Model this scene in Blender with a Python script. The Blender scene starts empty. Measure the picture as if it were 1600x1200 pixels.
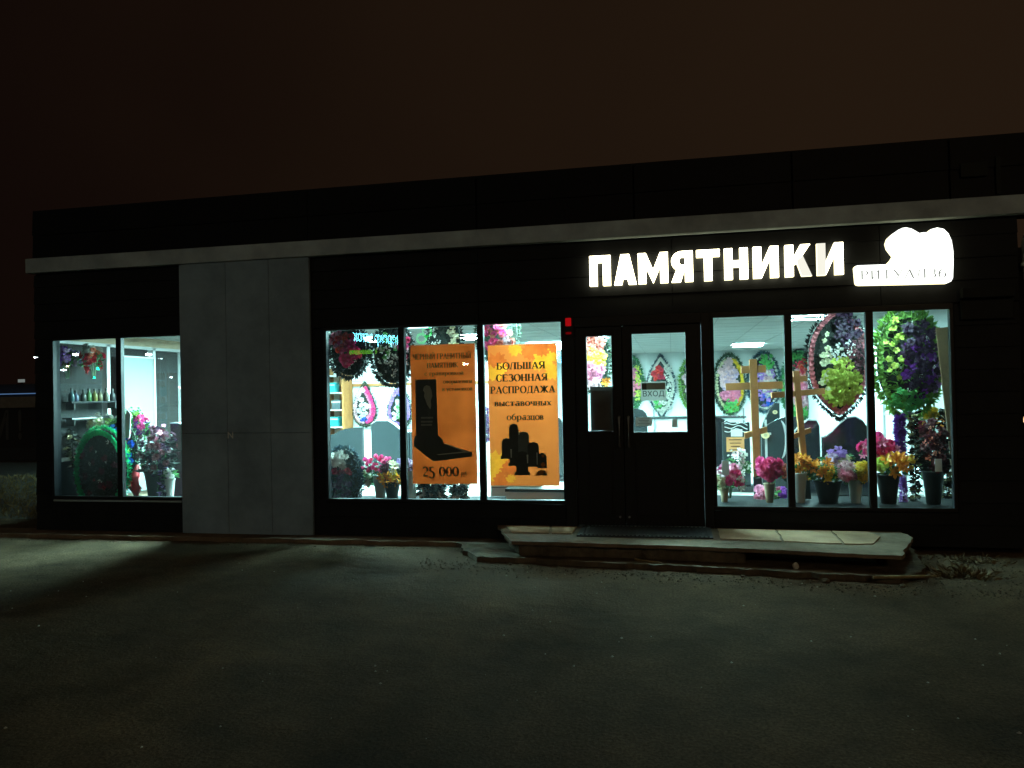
import bpy, math, random
from mathutils import Vector, Matrix, Quaternion
random.seed(7)
sc = bpy.context.scene
COL = sc.collection
R = math.radians

# ------------------------------------------------------------------ camera
YAW, PITCH, ROLL, FPX, CAM_D, CAM_H = 0.20476, 0.01149, 0.02025, 1200.0, 8.0, 1.6

def cam_dir(x, y, w=1.0):
    c, s = math.cos(ROLL), math.sin(ROLL)
    xr, yr = c*x + s*y, -s*x + c*y
    c, s = math.cos(PITCH), math.sin(PITCH)
    Y, Z = c*w - s*yr, s*w + c*yr
    c, s = math.cos(YAW), math.sin(YAW)
    return Vector((c*xr - s*Y, s*xr + c*Y, Z))

cam = bpy.data.cameras.new("camera")
cam.sensor_width = 36; cam.lens = 36*FPX/1600; cam.clip_end = 2000; cam.clip_start = .05
camo = bpy.data.objects.new("camera", cam); COL.objects.link(camo)
rt, up, bk = cam_dir(1, 0, 0), cam_dir(0, 1, 0), -cam_dir(0, 0, 1)
M3 = Matrix((rt, up, bk)).transposed()
camo.matrix_world = Matrix.Translation((0, -CAM_D, CAM_H)) @ M3.to_4x4()
sc.camera = camo

# ------------------------------------------------------------------ world (city night sky) and exposure
w = bpy.data.worlds.new("World"); sc.world = w; w.use_nodes = True
nt = w.node_tree; nt.nodes.clear()
out = nt.nodes.new("ShaderNodeOutputWorld"); bg = nt.nodes.new("ShaderNodeBackground")
tc = nt.nodes.new("ShaderNodeTexCoord"); sep = nt.nodes.new("ShaderNodeSeparateXYZ")
mr = nt.nodes.new("ShaderNodeMapRange"); mr.inputs[1].default_value = -.75; mr.inputs[2].default_value = .15
mr.inputs[3].default_value = .0; mr.inputs[4].default_value = 1
ns = nt.nodes.new("ShaderNodeTexNoise"); ns.inputs["Scale"].default_value = 2.2; ns.inputs["Detail"].default_value = 3
mx = nt.nodes.new("ShaderNodeMath"); mx.operation = 'MULTIPLY_ADD'; mx.inputs[1].default_value = .5; mx.inputs[2].default_value = -.25
ad = nt.nodes.new("ShaderNodeMath"); ad.operation = 'ADD'; ad.use_clamp = True
rp = nt.nodes.new("ShaderNodeValToRGB")
rp.color_ramp.elements[0].color = (.0046, .0022, .0016, 1); rp.color_ramp.elements[1].color = (.0160, .0088, .0046, 1)
L = nt.links.new
L(tc.outputs["Generated"], sep.inputs[0]); L(sep.outputs[0], mr.inputs[0]); L(tc.outputs["Generated"], ns.inputs["Vector"])
L(ns.outputs[0], mx.inputs[0]); L(mr.outputs[0], ad.inputs[0]); L(mx.outputs[0], ad.inputs[1]); L(ad.outputs[0], rp.inputs[0])
L(rp.outputs[0], bg.inputs[0]); L(bg.outputs[0], out.inputs[0]); bg.inputs[1].default_value = 1.0
sc.view_settings.view_transform = 'Standard'; sc.view_settings.look = 'None'
sc.view_settings.exposure = 0; sc.view_settings.gamma = 1
sc.render.engine = 'CYCLES'
cy = sc.cycles
cy.max_bounces = 7; cy.diffuse_bounces = 4; cy.glossy_bounces = 3; cy.transmission_bounces = 4; cy.transparent_max_bounces = 24
cy.sample_clamp_indirect = 3.0; cy.caustics_reflective = False; cy.caustics_refractive = False
cy.use_denoising = True
LAMP = 215.0      # radiance of the ceiling lamps

# ------------------------------------------------------------------ helpers
def at(px, py, y):
    """point of the photograph (1600x1200) on the plane y"""
    d = cam_dir((px-800)/FPX, -(py-600)/FPX)
    t = (y+CAM_D)/d.y
    return Vector((d.x*t, y, CAM_H + d.z*t))

def pbox(x0, y0, x1, y1, y):
    """rectangle on plane y -> centre x, bottom z, top z, width"""
    a = at(x0, (y0+y1)/2, y); b = at(x1, (y0+y1)/2, y)
    t = at((x0+x1)/2, y0, y); u = at((x0+x1)/2, y1, y)
    return (a.x+b.x)/2, u.z, t.z, b.x-a.x

def newmat(name):
    m = bpy.data.materials.new(name); m.use_nodes = True
    return m, m.node_tree, m.node_tree.nodes["Principled BSDF"]

def mat(name, col, rough=.6, metal=0, var=.0, scale=8., bump=0., bscale=40., spec=.5, col2=None, trans=0., rnd=0.):
    m, t, p = newmat(name)
    p.inputs["Roughness"].default_value = rough; p.inputs["Metallic"].default_value = metal
    p.inputs["Specular IOR Level"].default_value = spec
    p.inputs["Base Color"].default_value = (*col, 1)
    n = t.nodes; l = t.links.new
    tcn = n.new("ShaderNodeTexCoord")
    csock = None
    if var > 0 or col2:
        nz = n.new("ShaderNodeTexNoise"); nz.inputs["Scale"].default_value = scale; nz.inputs["Detail"].default_value = 6
        nz.inputs["Roughness"].default_value = .65
        l(tcn.outputs["Object"], nz.inputs["Vector"])
        r = n.new("ShaderNodeValToRGB"); r.color_ramp.elements[0].position = .3; r.color_ramp.elements[1].position = .7
        c2 = col2 or tuple(min(1, c*(1+var)) for c in col)
        c1 = col if col2 else tuple(c*(1-var) for c in col)
        r.color_ramp.elements[0].color = (*c1, 1); r.color_ramp.elements[1].color = (*c2, 1)
        l(nz.outputs[0], r.inputs[0]); csock = r.outputs[0]
        l(csock, p.inputs["Base Color"])
    if rnd > 0:
        oi = n.new("ShaderNodeObjectInfo"); hs = n.new("ShaderNodeHueSaturation")
        mr = n.new("ShaderNodeMapRange"); mr.inputs[3].default_value = 1-rnd; mr.inputs[4].default_value = 1+rnd*.6
        mh = n.new("ShaderNodeMapRange"); mh.inputs[3].default_value = .5-rnd*.06; mh.inputs[4].default_value = .5+rnd*.06
        l(oi.outputs["Random"], mr.inputs[0]); l(oi.outputs["Random"], mh.inputs[0])
        l(mr.outputs[0], hs.inputs["Value"]); l(mh.outputs[0], hs.inputs["Hue"])
        if csock: l(csock, hs.inputs["Color"])
        else: hs.inputs["Color"].default_value = (*col, 1)
        csock = hs.outputs[0]; l(csock, p.inputs["Base Color"])
    if bump > 0:
        bz = n.new("ShaderNodeTexNoise"); bz.inputs["Scale"].default_value = bscale; bz.inputs["Detail"].default_value = 8
        l(tcn.outputs["Object"], bz.inputs["Vector"])
        b = n.new("ShaderNodeBump"); b.inputs["Strength"].default_value = bump; b.inputs["Distance"].default_value = .02
        l(bz.outputs[0], b.inputs["Height"]); l(b.outputs[0], p.inputs["Normal"])
    if trans > 0:
        tr = n.new("ShaderNodeBsdfTranslucent"); ms = n.new("ShaderNodeMixShader"); ms.inputs[0].default_value = trans
        tr.inputs[0].default_value = (*col, 1)
        if csock: l(csock, tr.inputs[0])
        l(p.outputs[0], ms.inputs[1]); l(tr.outputs[0], ms.inputs[2])
        l(ms.outputs[0], n["Material Output"].inputs[0])
    return m

def emat(name, col, strength):
    m, t, p = newmat(name); t.nodes.remove(p)
    e = t.nodes.new("ShaderNodeEmission"); e.inputs[0].default_value = (*col, 1); e.inputs[1].default_value = strength
    t.links.new(e.outputs[0], t.nodes["Material Output"].inputs[0])
    return m

def glassmat(name, f0=.045, tint=(.97, 1, .99), film=.0, back=.0):
    m, t, p = newmat(name); n = t.nodes; l = t.links.new; n.remove(p)
    g = n.new("ShaderNodeNewGeometry"); d = n.new("ShaderNodeVectorMath"); d.operation = 'DOT_PRODUCT'
    l(g.outputs["Incoming"], d.inputs[0]); l(g.outputs["Normal"], d.inputs[1])
    a = n.new("ShaderNodeMath"); a.operation = 'ABSOLUTE'; l(d.outputs["Value"], a.inputs[0])
    s = n.new("ShaderNodeMath"); s.operation = 'SUBTRACT'; s.inputs[0].default_value = 1; l(a.outputs[0], s.inputs[1])
    q = n.new("ShaderNodeMath"); q.operation = 'POWER'; q.inputs[1].default_value = 5; l(s.outputs[0], q.inputs[0])
    k = n.new("ShaderNodeMath"); k.operation = 'MULTIPLY_ADD'; k.inputs[1].default_value = 1-f0; k.inputs[2].default_value = f0
    l(q.outputs[0], k.inputs[0])
    tr = n.new("ShaderNodeBsdfTransparent"); tr.inputs[0].default_value = (*tint, 1)
    gl = n.new("ShaderNodeBsdfGlossy"); gl.inputs["Roughness"].default_value = 0.0
    ms = n.new("ShaderNodeMixShader"); l(k.outputs[0], ms.inputs[0]); l(tr.outputs[0], ms.inputs[1]); l(gl.outputs[0], ms.inputs[2])
    last = ms.outputs[0]
    for amount, kind in ((film, "ShaderNodeBsdfTranslucent"), (back, "ShaderNodeBsdfDiffuse")):      # even film of dust, added as a glowing haze that lifts the darks
        if amount:
            df = n.new(kind); df.inputs[0].default_value = (.8, .85, .85, 1)
            m2 = n.new("ShaderNodeMixShader"); m2.inputs[0].default_value = amount; l(last, m2.inputs[1]); l(df.outputs[0], m2.inputs[2]); last = m2.outputs[0]
    l(last, n["Material Output"].inputs[0])
    return m

class MB:
    def __init__(s): s.v = []; s.f = []
    def add(s, vs, fs):
        o = len(s.v); s.v += [tuple(v) for v in vs]; s.f += [tuple(i+o for i in f) for f in fs]; return s
    def box(s, x0, x1, y0, y1, z0, z1, mtx=None):
        vs = [Vector(p) for p in ((x0,y0,z0),(x1,y0,z0),(x1,y1,z0),(x0,y1,z0),(x0,y0,z1),(x1,y0,z1),(x1,y1,z1),(x0,y1,z1))]
        if mtx: vs = [mtx @ v for v in vs]
        return s.add(vs, [(0,3,2,1),(4,5,6,7),(0,1,5,4),(1,2,6,5),(2,3,7,6),(3,0,4,7)])
    def prism(s, pts, y0, y1, mtx=None):       # outline in xz (counter-clockwise seen from -y), extruded in y
        n = len(pts)
        vs = [Vector((x, y0, z)) for x, z in pts] + [Vector((x, y1, z)) for x, z in pts]
        if mtx: vs = [mtx @ v for v in vs]
        return s.add(vs, [tuple(range(n)), tuple(range(2*n-1, n-1, -1))] + [(i, i+n, (i+1) % n+n, (i+1) % n) for i in range(n)])
    def slab(s, pts, z0, z1):                  # outline in xy, extruded in z
        n = len(pts)
        vs = [(x, y, z0) for x, y in pts] + [(x, y, z1) for x, y in pts]
        return s.add(vs, [tuple(range(n-1, -1, -1)), tuple(range(n, 2*n))] + [(i, (i+1) % n, (i+1) % n+n, i+n) for i in range(n)])
    def lathe(s, prof, n=18, c=(0, 0, 0)):
        vs = []; fs = []
        for r, z in prof:
            for k in range(n):
                a = 2*math.pi*k/n; vs.append((c[0]+r*math.cos(a), c[1]+r*math.sin(a), c[2]+z))
        for i in range(len(prof)-1):
            for k in range(n):
                k2 = (k+1) % n; fs.append((i*n+k, i*n+k2, (i+1)*n+k2, (i+1)*n+k))
        fs.append(tuple(range(n-1, -1, -1)))
        fs.append(tuple((len(prof)-1)*n+k for k in range(n)))
        return s.add(vs, fs)
    def tube(s, pts, r, n=8):
        pts = [Vector(p) for p in pts]; vs = []; fs = []
        for i, p in enumerate(pts):
            d = (pts[min(i+1, len(pts)-1)]-pts[max(i-1, 0)]).normalized()
            q = d.to_track_quat('Z', 'Y'); rr = r[i] if isinstance(r, (list, tuple)) else r
            for k in range(n):
                a = 2*math.pi*k/n; vs.append(p + q @ Vector((rr*math.cos(a), rr*math.sin(a), 0)))
        for i in range(len(pts)-1):
            for k in range(n):
                k2 = (k+1) % n; fs.append((i*n+k, i*n+k2, (i+1)*n+k2, (i+1)*n+k))
        fs.append(tuple(range(n-1, -1, -1))); fs.append(tuple((len(pts)-1)*n+k for k in range(n)))
        return s.add(vs, fs)
    def blade(s, p, d, ln, wd, bend=.3):       # one leaf / needle
        d = d.normalized(); side = d.cross(Vector((random.uniform(-1, 1), random.uniform(-1, 1), random.uniform(-1, 1)))).normalized()
        nrm = side.cross(d); p = Vector(p)
        a, b = p + d*ln*.5 + nrm*ln*bend*.25, p + d*ln + nrm*ln*bend*-.1
        return s.add([p, a-side*wd*.5, b, a+side*wd*.5], [(0, 1, 2), (0, 2, 3)])
    def mesh(s, name, smooth=False):
        m = bpy.data.meshes.new(name); m.from_pydata(s.v, [], s.f); m.update()
        if smooth: m.polygons.foreach_set("use_smooth", [True]*len(m.polygons))
        return m
    def build(s, name, material, parent=None, loc=(0, 0, 0), smooth=False, bevel=0):
        m = s.mesh(name, smooth); m.materials.append(material)
        o = bpy.data.objects.new(name, m); COL.objects.link(o); o.location = loc
        if parent: o.parent = parent
        if bevel:
            b = o.modifiers.new("bevel", 'BEVEL'); b.width = bevel; b.segments = 2; b.limit_method = 'ANGLE'
        return o

def tag(o, label, cat, group=None):
    o['label'] = label; o['category'] = cat
    if group: o['group'] = group
    return o
def thing(name, label, cat, loc=(0, 0, 0), group=None, rz=0):
    o = bpy.data.objects.new(name, None); COL.objects.link(o); o.location = loc; o.rotation_euler.z = rz
    o.empty_display_size = .1
    return tag(o, label, cat, group)
def struct(o): o['kind'] = 'structure'; return o

# ------------------------------------------------------------------ materials
M = {}
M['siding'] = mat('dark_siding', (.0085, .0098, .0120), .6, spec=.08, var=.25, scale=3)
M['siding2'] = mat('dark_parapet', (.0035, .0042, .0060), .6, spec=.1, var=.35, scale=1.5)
M['frame'] = mat('black_frame', (.005, .005, .006), .5, spec=.22)
M['pier'] = mat('grey_panel', (.165, .235, .30), .8, spec=.15, var=.3, scale=1.4, bump=.08, bscale=60)
M['band'] = mat('grey_band', (.225, .285, .32), .6, var=.35, scale=2.2)
M['white_pvc'] = mat('white_plastic', (.62, .63, .63), .35)
M['wall'] = mat('white_wall', (.80, .83, .83), .8, var=.04, scale=3)
M['ceil'] = mat('ceiling_tile', (.80, .82, .80), .9, var=.05, scale=30)
M['floor'] = mat('floor_tile', (.50, .49, .46), .35, var=.15, scale=6)
M['wood'] = mat('light_wood', (.44, .19, .06), .5, var=.18, scale=9)
M['board'] = mat('chipboard', (.14, .08, .035), .6, var=.15, scale=20)
M['granite'] = mat('black_granite', (.012, .013, .016), .12, var=.12, scale=60, spec=.7)
M['granite2'] = mat('grey_granite', (.022, .030, .033), .22, var=.2, scale=80)
M['gedge'] = mat('rough_stone_edge', (.38, .38, .38), .8, var=.2, scale=40)
M['glass'] = glassmat('window_glass', film=.003)
M['hazy_glass'] = glassmat('hazy_glass', film=.01, back=.035)  # side panes: grey haze of indoor reflections mixed into the glass
M['paper'] = mat('white_paper', (.8, .8, .78), .7, trans=.3)
M['ink'] = mat('black_ink', (.012, .010, .009), .6)
M['ink_pale'] = mat('brown_ink', (.016, .006, .003), .6)
M['greyink'] = mat('grey_ink', (.06, .07, .07), .6)
M['ltink'] = mat('pale_ink', (.45, .42, .36), .6)
M['needle'] = mat('dark_needles', (.018, .045, .022), .55, var=.5, scale=20)
M['needle_gr'] = mat('green_needles', (.03, .16, .06), .55, var=.45, scale=20)
M['needle_bl'] = mat('blue_needles', (.02, .06, .085), .55, var=.4, scale=20)
M['needle_bk'] = mat('black_needles', (.010, .016, .014), .5, var=.5, scale=20)
M['leaf'] = mat('leaf_green', (.05, .17, .05), .45, var=.5, scale=15, trans=.25)
M['leaf_lime'] = mat('leaf_lime', (.16, .33, .05), .45, var=.45, scale=15, trans=.3)
M['emer'] = mat('emerald_tinsel', (.02, .62, .24), .45, var=.3, scale=30, trans=.6)
M['backing'] = mat('backing_board', (.02, .028, .022), .8)
M['vase_w'] = mat('white_vase', (.74, .76, .72), .35, trans=.4)
M['vase_b'] = mat('beige_vase', (.46, .37, .23), .4)
M['vase_g'] = mat('grey_vase', (.36, .42, .40), .4)
M['vase_d'] = mat('dark_vase', (.018, .022, .020), .4)
M['ribbon'] = mat('dark_satin_ribbon', (.03, .034, .03), .18, spec=.9)
M['ribbon_gold'] = mat('gold_foil_ribbon', (.5, .42, .22), .2, metal=.7)
M['red_cloth'] = mat('red_ribbon', (.5, .02, .03), .4, trans=.2)
M['concrete'] = mat('concrete', (.125, .095, .066), .9, spec=.06, var=.4, scale=3.5, bump=.45, bscale=22)
M['conc_dk'] = mat('broken_concrete', (.075, .06, .042), .95, spec=.05, var=.5, scale=6, bump=.8, bscale=14)
M['porch'] = mat('porch_tiles', (.25, .165, .10), .85, spec=.1, var=.4, scale=2.2, bump=.2, bscale=18)
M['mat'] = mat('rubber_mat', (.012, .012, .012), .7)
M['stone'] = mat('loose_stone', (.33, .30, .26), .9, var=.2, scale=20)
M['twig'] = mat('dry_stalks', (.16, .12, .05), .8, var=.4, scale=8)
M['drygrass'] = mat('dry_grass', (.12, .085, .03), .8, var=.45, scale=8, rnd=.2)
M['metal'] = mat('grey_metal', (.25, .26, .27), .45, metal=.6)
M['pole'] = mat('galvanised_pole', (.3, .3, .3), .5, metal=.5)
M['sill_w'] = mat('grey_white_box', (.5, .55, .53), .5)
M['led'] = emat('tube_light', (.52, 1.0, 1.0), LAMP)
M['sign_w'] = emat('lit_acrylic', (1.0, .90, .58), 10)
M['sign_box'] = emat('lit_lightbox', (.97, 1.0, .93), 2.4)
M['sign_gr'] = emat('lightbox_grey_print', (.93, 1.0, .90), .22)
M['sign_side'] = emat('lit_acrylic_side', (1.0, .90, .50), 2.6)

def asphalt():
    m, t, p = newmat('asphalt'); n = t.nodes; l = t.links.new
    c = n.new("ShaderNodeTexCoord")
    def noise(s, d=8, r=.6):
        z = n.new("ShaderNodeTexNoise"); z.inputs["Scale"].default_value = s; z.inputs["Detail"].default_value = d
        z.inputs["Roughness"].default_value = r; l(c.outputs["Object"], z.inputs["Vector"]); return z
    big, mid, fine = noise(.45, 6, .6), noise(2.4, 8, .7), noise(55, 5, .7)
    def ramp(z, p0, c0, p1, c1):
        r = n.new("ShaderNodeValToRGB"); r.color_ramp.elements[0].position = p0; r.color_ramp.elements[1].position = p1
        r.color_ramp.elements[0].color = (*c0, 1); r.color_ramp.elements[1].color = (*c1, 1); l(z.outputs[0], r.inputs[0]); return r
    r1 = ramp(big, .34, (.043, .0315, .0205), .68, (.088, .064, .041))
    r2 = ramp(mid, .34, (.60, .60, .60), .70, (1.28, 1.2, 1.08))
    r3 = ramp(fine, .34, (.45, .45, .45), .70, (1.7, 1.65, 1.6))
    a = n.new("ShaderNodeMix"); a.data_type = 'RGBA'; a.blend_type = 'MULTIPLY'; a.inputs[0].default_value = 1
    l(r1.outputs[0], a.inputs[6]); l(r2.outputs[0], a.inputs[7])
    b = n.new("ShaderNodeMix"); b.data_type = 'RGBA'; b.blend_type = 'MULTIPLY'; b.inputs[0].default_value = 1
    l(a.outputs[2], b.inputs[6]); l(r3.outputs[0], b.inputs[7])
    l(b.outputs[2], p.inputs["Base Color"]); p.inputs["Roughness"].default_value = .95; p.inputs['Specular IOR Level'].default_value = .04
    bp = n.new("ShaderNodeBump"); bp.inputs["Strength"].default_value = .8; bp.inputs["Distance"].default_value = .045
    s = n.new("ShaderNodeMath"); s.operation = 'MULTIPLY_ADD'; s.inputs[1].default_value = .25
    l(fine.outputs[0], s.inputs[0]); l(mid.outputs[0], s.inputs[2]); l(s.outputs[0], bp.inputs["Height"]); l(bp.outputs[0], p.inputs["Normal"])
    return m
M['asphalt'] = asphalt()

# ------------------------------------------------------------------ lettering
def text_mesh(s, height, bold=0., extrude=.0, width=None, shear=0.):
    c = bpy.data.curves.new("lettering", "FONT"); c.body = s; c.size = 1; c.offset = bold; c.extrude = .01; c.resolution_u = 4; c.shear = shear
    o = bpy.data.objects.new("lettering", c); COL.objects.link(o)
    bpy.context.view_layer.update()
    m = bpy.data.meshes.new_from_object(o.evaluated_get(bpy.context.evaluated_depsgraph_get()))
    bpy.data.objects.remove(o); bpy.data.curves.remove(c)
    xs = [v.co.x for v in m.vertices]; ys = [v.co.y for v in m.vertices]
    x0, x1, y0, y1 = min(xs), max(xs), min(ys), max(ys)
    k = height/(y1-y0); kx = (width/(x1-x0)) if width else k
    for v in m.vertices:                       # stand up: x right, z up, front towards -y
        x, y, z = v.co
        v.co = ((x-(x0+x1)/2)*kx, -z*extrude/.02, (y-y0)*k)
    m.update()
    return m
def text_obj(s, name, material, height, loc, parent=None, **kw):
    m = text_mesh(s, height, **kw); m.materials.clear(); m.materials.append(material)
    o = bpy.data.objects.new(name, m); COL.objects.link(o); o.location = loc
    if parent: o.parent = parent
    return o

G = {   # bold serif letters: v = stem, h = hairline, d = diagonal (1 thick, 0 thin), a = arc
 'П': (.76, 'v .12;v .62;h .1 .64 .96'), 'А': (.78, 'd .06 0 .38 1 0;d .38 1 .68 0 1;h .18 .56 .33;s .06 0;s .68 0'),
 'Б': (.66, 'v .12;h .1 .56 .96;a .28 .28 .28 .27 90 -90;h .1 .3 .55;h .1 .3 .02'), 'О': (.8, 'a .4 .5 .34 .49 0 360'),
 'Л': (.76, 'd .08 0 .26 1 0;v .62;h .22 .64 .96;s .08 0'), 'Ь': (.64, 'v .12;a .28 .28 .28 .27 90 -90;h .1 .3 .55;h .1 .3 .02'),
 'Ш': (1.0, 'v .12;v .48;v .84;h .1 .86 .04'), 'Я': (.72, 'v .58;a .34 .73 .24 .25 90 270;h .34 .6 .97;h .34 .6 .48;d .4 .48 .1 0 1;s .1 0'),
 'С': (.72, 'a .4 .5 .33 .49 40 320'), 'Е': (.68, 'v .12;h .1 .6 .97;h .1 .45 .52;h .1 .62 .03;t .58 .8 .97;t .6 .03 .2'),
 'З': (.62, 'a .28 .74 .22 .24 150 -90;a .28 .26 .27 .25 90 -150'), 'Н': (.76, 'v .12;v .62;h .1 .64 .5'),
 'Р': (.64, 'v .12;a .3 .73 .24 .25 90 -90;h .1 .3 .97;h .1 .3 .48'), 'Д': (.8, 'd .14 .04 .3 1 0;v .62;h .26 .64 .96;h .02 .78 .03;t .04 -.16 .03;t .76 -.16 .03'),
 'Ж': (1.08, 'v .54;d .1 .97 .48 .5 1;d .08 0 .46 .52 1;d .98 .97 .6 .5 1;d 1.0 0 .62 .52 1'), 'В': (.68, 'v .12;a .28 .75 .22 .23 90 -90;a .28 .27 .28 .26 90 -90;h .1 .3 .97;h .1 .3 .52;h .1 .3 .02'),
 'Ы': (.92, 'v .12;a .28 .28 .24 .27 90 -90;h .1 .3 .55;h .1 .3 .02;v .78'), 'Т': (.72, 'v .36;h .02 .7 .96;t .04 .76 .97;t .68 .76 .97'),
 'Ч': (.7, 'v .58;d .12 1 .14 .6 1;a .36 .62 .22 .2 180 290;h .34 .6 .43'), 'Х': (.76, 'd .1 1 .64 0 1;d .64 1 .1 0 0;s .1 0;s .64 0;s .1 1;s .64 1'),
 'Ц': (.74, 'v .12;v .58;h .1 .72 .03;t .7 -.18 .03'), 'И': (.76, 'v .12;v .62;d .16 .05 .58 .95 0'), 'Й': (.76, 'v .12;v .62;d .16 .05 .58 .95 0;a .37 1.2 .14 .1 180 360'),
 'Г': (.6, 'v .12;h .1 .56 .96;t .54 .76 .97'), 'К': (.74, 'v .12;d .16 .48 .6 .97 0;d .28 .58 .66 0 1;s .6 1;s .66 0'),
 'М': (.94, 'v .1;v .8;d .12 1 .44 .02 1;d .44 .02 .78 1 0'), 'У': (.72, 'd .08 1 .4 .35 1;d .66 1 .3 .02 0;s .08 1;s .64 1;a .22 .1 .1 .09 200 350'),
 'Ф': (.9, 'v .45;a .45 .52 .36 .3 0 360'), 'Ё': (.68, 'v .12;h .1 .6 .97;h .1 .45 .52;h .1 .62 .03;t .25 1.1 1.2;t .45 1.1 1.2'),
 '0': (.62, 'a .31 .4 .24 .39 0 360'), '2': (.6, 'a .28 .58 .22 .22 160 -35;d .46 .46 .08 .05 0;h .06 .54 .05;h .06 .54 .0'),
 '5': (.6, 'v .14 .42 .8;h .12 .5 .78;a .26 .12 .25 .28 120 -150'), '3': (.6, 'a .28 .74 .22 .24 150 -90;a .28 .26 .25 .25 90 -150'),
 '6': (.62, 'a .31 .3 .24 .29 0 360;a .5 .4 .43 .58 110 180'),
 'а': (.56, 'v .42 0 .5;a .32 .5 .14 .2 20 160;a .28 .2 .18 .17 80 300'), 'б': (.6, 'a .3 .32 .22 .31 0 360;a .46 .42 .38 .5 100 180;h .3 .5 .97'),
 'р': (.6, 'v .12 -.3 .66;a .3 .34 .22 .32 110 -110'), 'у': (.58, 'd .08 .66 .3 .1 1;d .52 .66 .2 -.28 0;s .08 .66;s .5 .66'),
}
def serif(text, height, track=.07, thick=.215, thin=.085):
    """returns (MB, width): letters in the xz plane, base line z=0, centred on x"""
    m = MB(); x = 0; lay = [0]
    def q(pts):
        lay[0] += 1; e = -.00002*(lay[0] % 9)
        m.add([(a*height, e, b*height) for a, b in pts], [tuple(range(len(pts)))])
    for ch in text:
        if ch == ' ': x += .38; continue
        sc_ = 1.0
        if ch in G: g = G[ch]
        else: g = G[ch.upper()]; sc_ = .68
        wd, ops = g; k = sc_; T = thick*(k**.5); t = thin
        for op in ops.split(';'):
            a = op.split(); v = [float(z) for z in a[1:]]
            if a[0] == 'v':
                y0, y1 = (v[1], v[2]) if len(v) > 2 else (0, 1); cx = x+v[0]*k; y0 *= k; y1 *= k
                q([(cx-T/2, y0), (cx+T/2, y0), (cx+T/2, y1), (cx-T/2, y1)])
                for yy in (y0, y1-t*.7): q([(cx-T*.85, yy), (cx+T*.85, yy), (cx+T*.85, yy+t*.7), (cx-T*.85, yy+t*.7)])
            elif a[0] == 's':
                cx = x+v[0]*k; yy = v[1]*k-(t*.7 if v[1] > .5 else 0); q([(cx-T*.8, yy), (cx+T*.8, yy), (cx+T*.8, yy+t*.7), (cx-T*.8, yy+t*.7)])
            elif a[0] == 'h':
                q([(x+v[0]*k, v[2]*k-t/2), (x+v[1]*k, v[2]*k-t/2), (x+v[1]*k, v[2]*k+t/2), (x+v[0]*k, v[2]*k+t/2)])
            elif a[0] == 't':
                cx = x+v[0]*k; q([(cx-t/2, v[1]*k), (cx+t/2, v[1]*k), (cx+t/2, v[2]*k), (cx-t/2, v[2]*k)])
            elif a[0] == 'd':
                h = (T if v[4] else t*1.3)/2*1.1
                q([(x+v[0]*k-h, v[1]*k), (x+v[0]*k+h, v[1]*k), (x+v[2]*k+h, v[3]*k), (x+v[2]*k-h, v[3]*k)])
            elif a[0] == 'a':
                n = max(6, int(abs(v[5]-v[4])/18)); P = []
                for i in range(n+1):
                    an = R(v[4]+(v[5]-v[4])*i/n); c, s = math.cos(an), math.sin(an)
                    th = t+(T-t)*abs(c)**1.3
                    P.append(((x+(v[0]+v[2]*c)*k-th*.5*c, (v[1]+v[3]*s)*k-th*.5*s), (x+(v[0]+v[2]*c)*k+th*.5*c, (v[1]+v[3]*s)*k+th*.5*s)))
                for i in range(n): q([P[i][0], P[i][1], P[i+1][1], P[i+1][0]])
        x += wd*k+track
    W = (x-track)*height
    m.v = [(a-W/2, b, c) for a, b, c in m.v]
    return m, W
def serif_obj(text, name, material, height, width, loc, parent):
    m, W = serif(text, height)
    m.v = [(a*width/W, b, c) for a, b, c in m.v]
    return m.build(name, material, parent, loc)

# ------------------------------------------------------------------ ground
g = MB(); g.add([(-150, -90, 0), (150, -90, 0), (150, 160, 0), (-150, 160, 0)], [(0, 1, 2, 3)])
struct(g.build('ground', M['asphalt']))

def rough_outline(pts, step=.09, amp=.02, rng=None, closed=True):
    rng = rng or random.Random(3); o = []
    for i in range(len(pts)):
        a, b = Vector(pts[i]), Vector(pts[(i+1) % len(pts)]); n = max(1, int((b-a).length/step))
        for k in range(n):
            p = a.lerp(b, k/n); q = amp if k else amp*.5
            o.append((p.x+rng.uniform(-q, q), p.y+rng.uniform(-q, q)))
    return o
ap = MB(); ap.slab(rough_outline([(-8.3, -.27), (-2.2, -.24), (-2.2, .1), (-8.3, .1)], .12, .022), .002, .05)
struct(ap.build('pavement', M['concrete']))

# ------------------------------------------------------------------ the shop
X0, X1, ZR, ZC, ZF = -7.6, 3.2, 3.92, 2.5, .2
shop = thing('shop_building', 'long single storey dark clad monument shop with lit display windows and grey pier', 'shop', ((X0+X1)/2, 0, 0))
def part(mb, name, m, parent=shop, **k):
    o = mb.build(name, m, parent, **k)
    if parent is shop: o.location = (-(X0+X1)/2, 0, 0)
    return o
def courses(mb, x0, x1, z0, z1, y=0., step=.21, gap=.0):
    z = z0
    while z < z1-.001:
        t = min(z+step, z1)
        mb.add([(x0, y-.018, z+.004), (x1, y-.018, z+.004), (x1, y-.004, t-.008), (x0, y-.004, t-.008),
                (x0, y+.02, z+.004), (x1, y+.02, z+.004), (x1, y+.02, t), (x0, y+.02, t), (x0, y-.004, t), (x1, y-.004, t)],
               [(0, 1, 2, 3), (0, 4, 5, 1), (3, 2, 9, 8), (0, 3, 8, 7, 4), (1, 5, 6, 9, 2), (8, 9, 6, 7)])
        z = t
W1, W2, W3 = (-7.36, -5.53, .43, 2.38), (-3.80, -1.09, .43, 2.37), (.39, 2.63, .385, 2.35)
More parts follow.
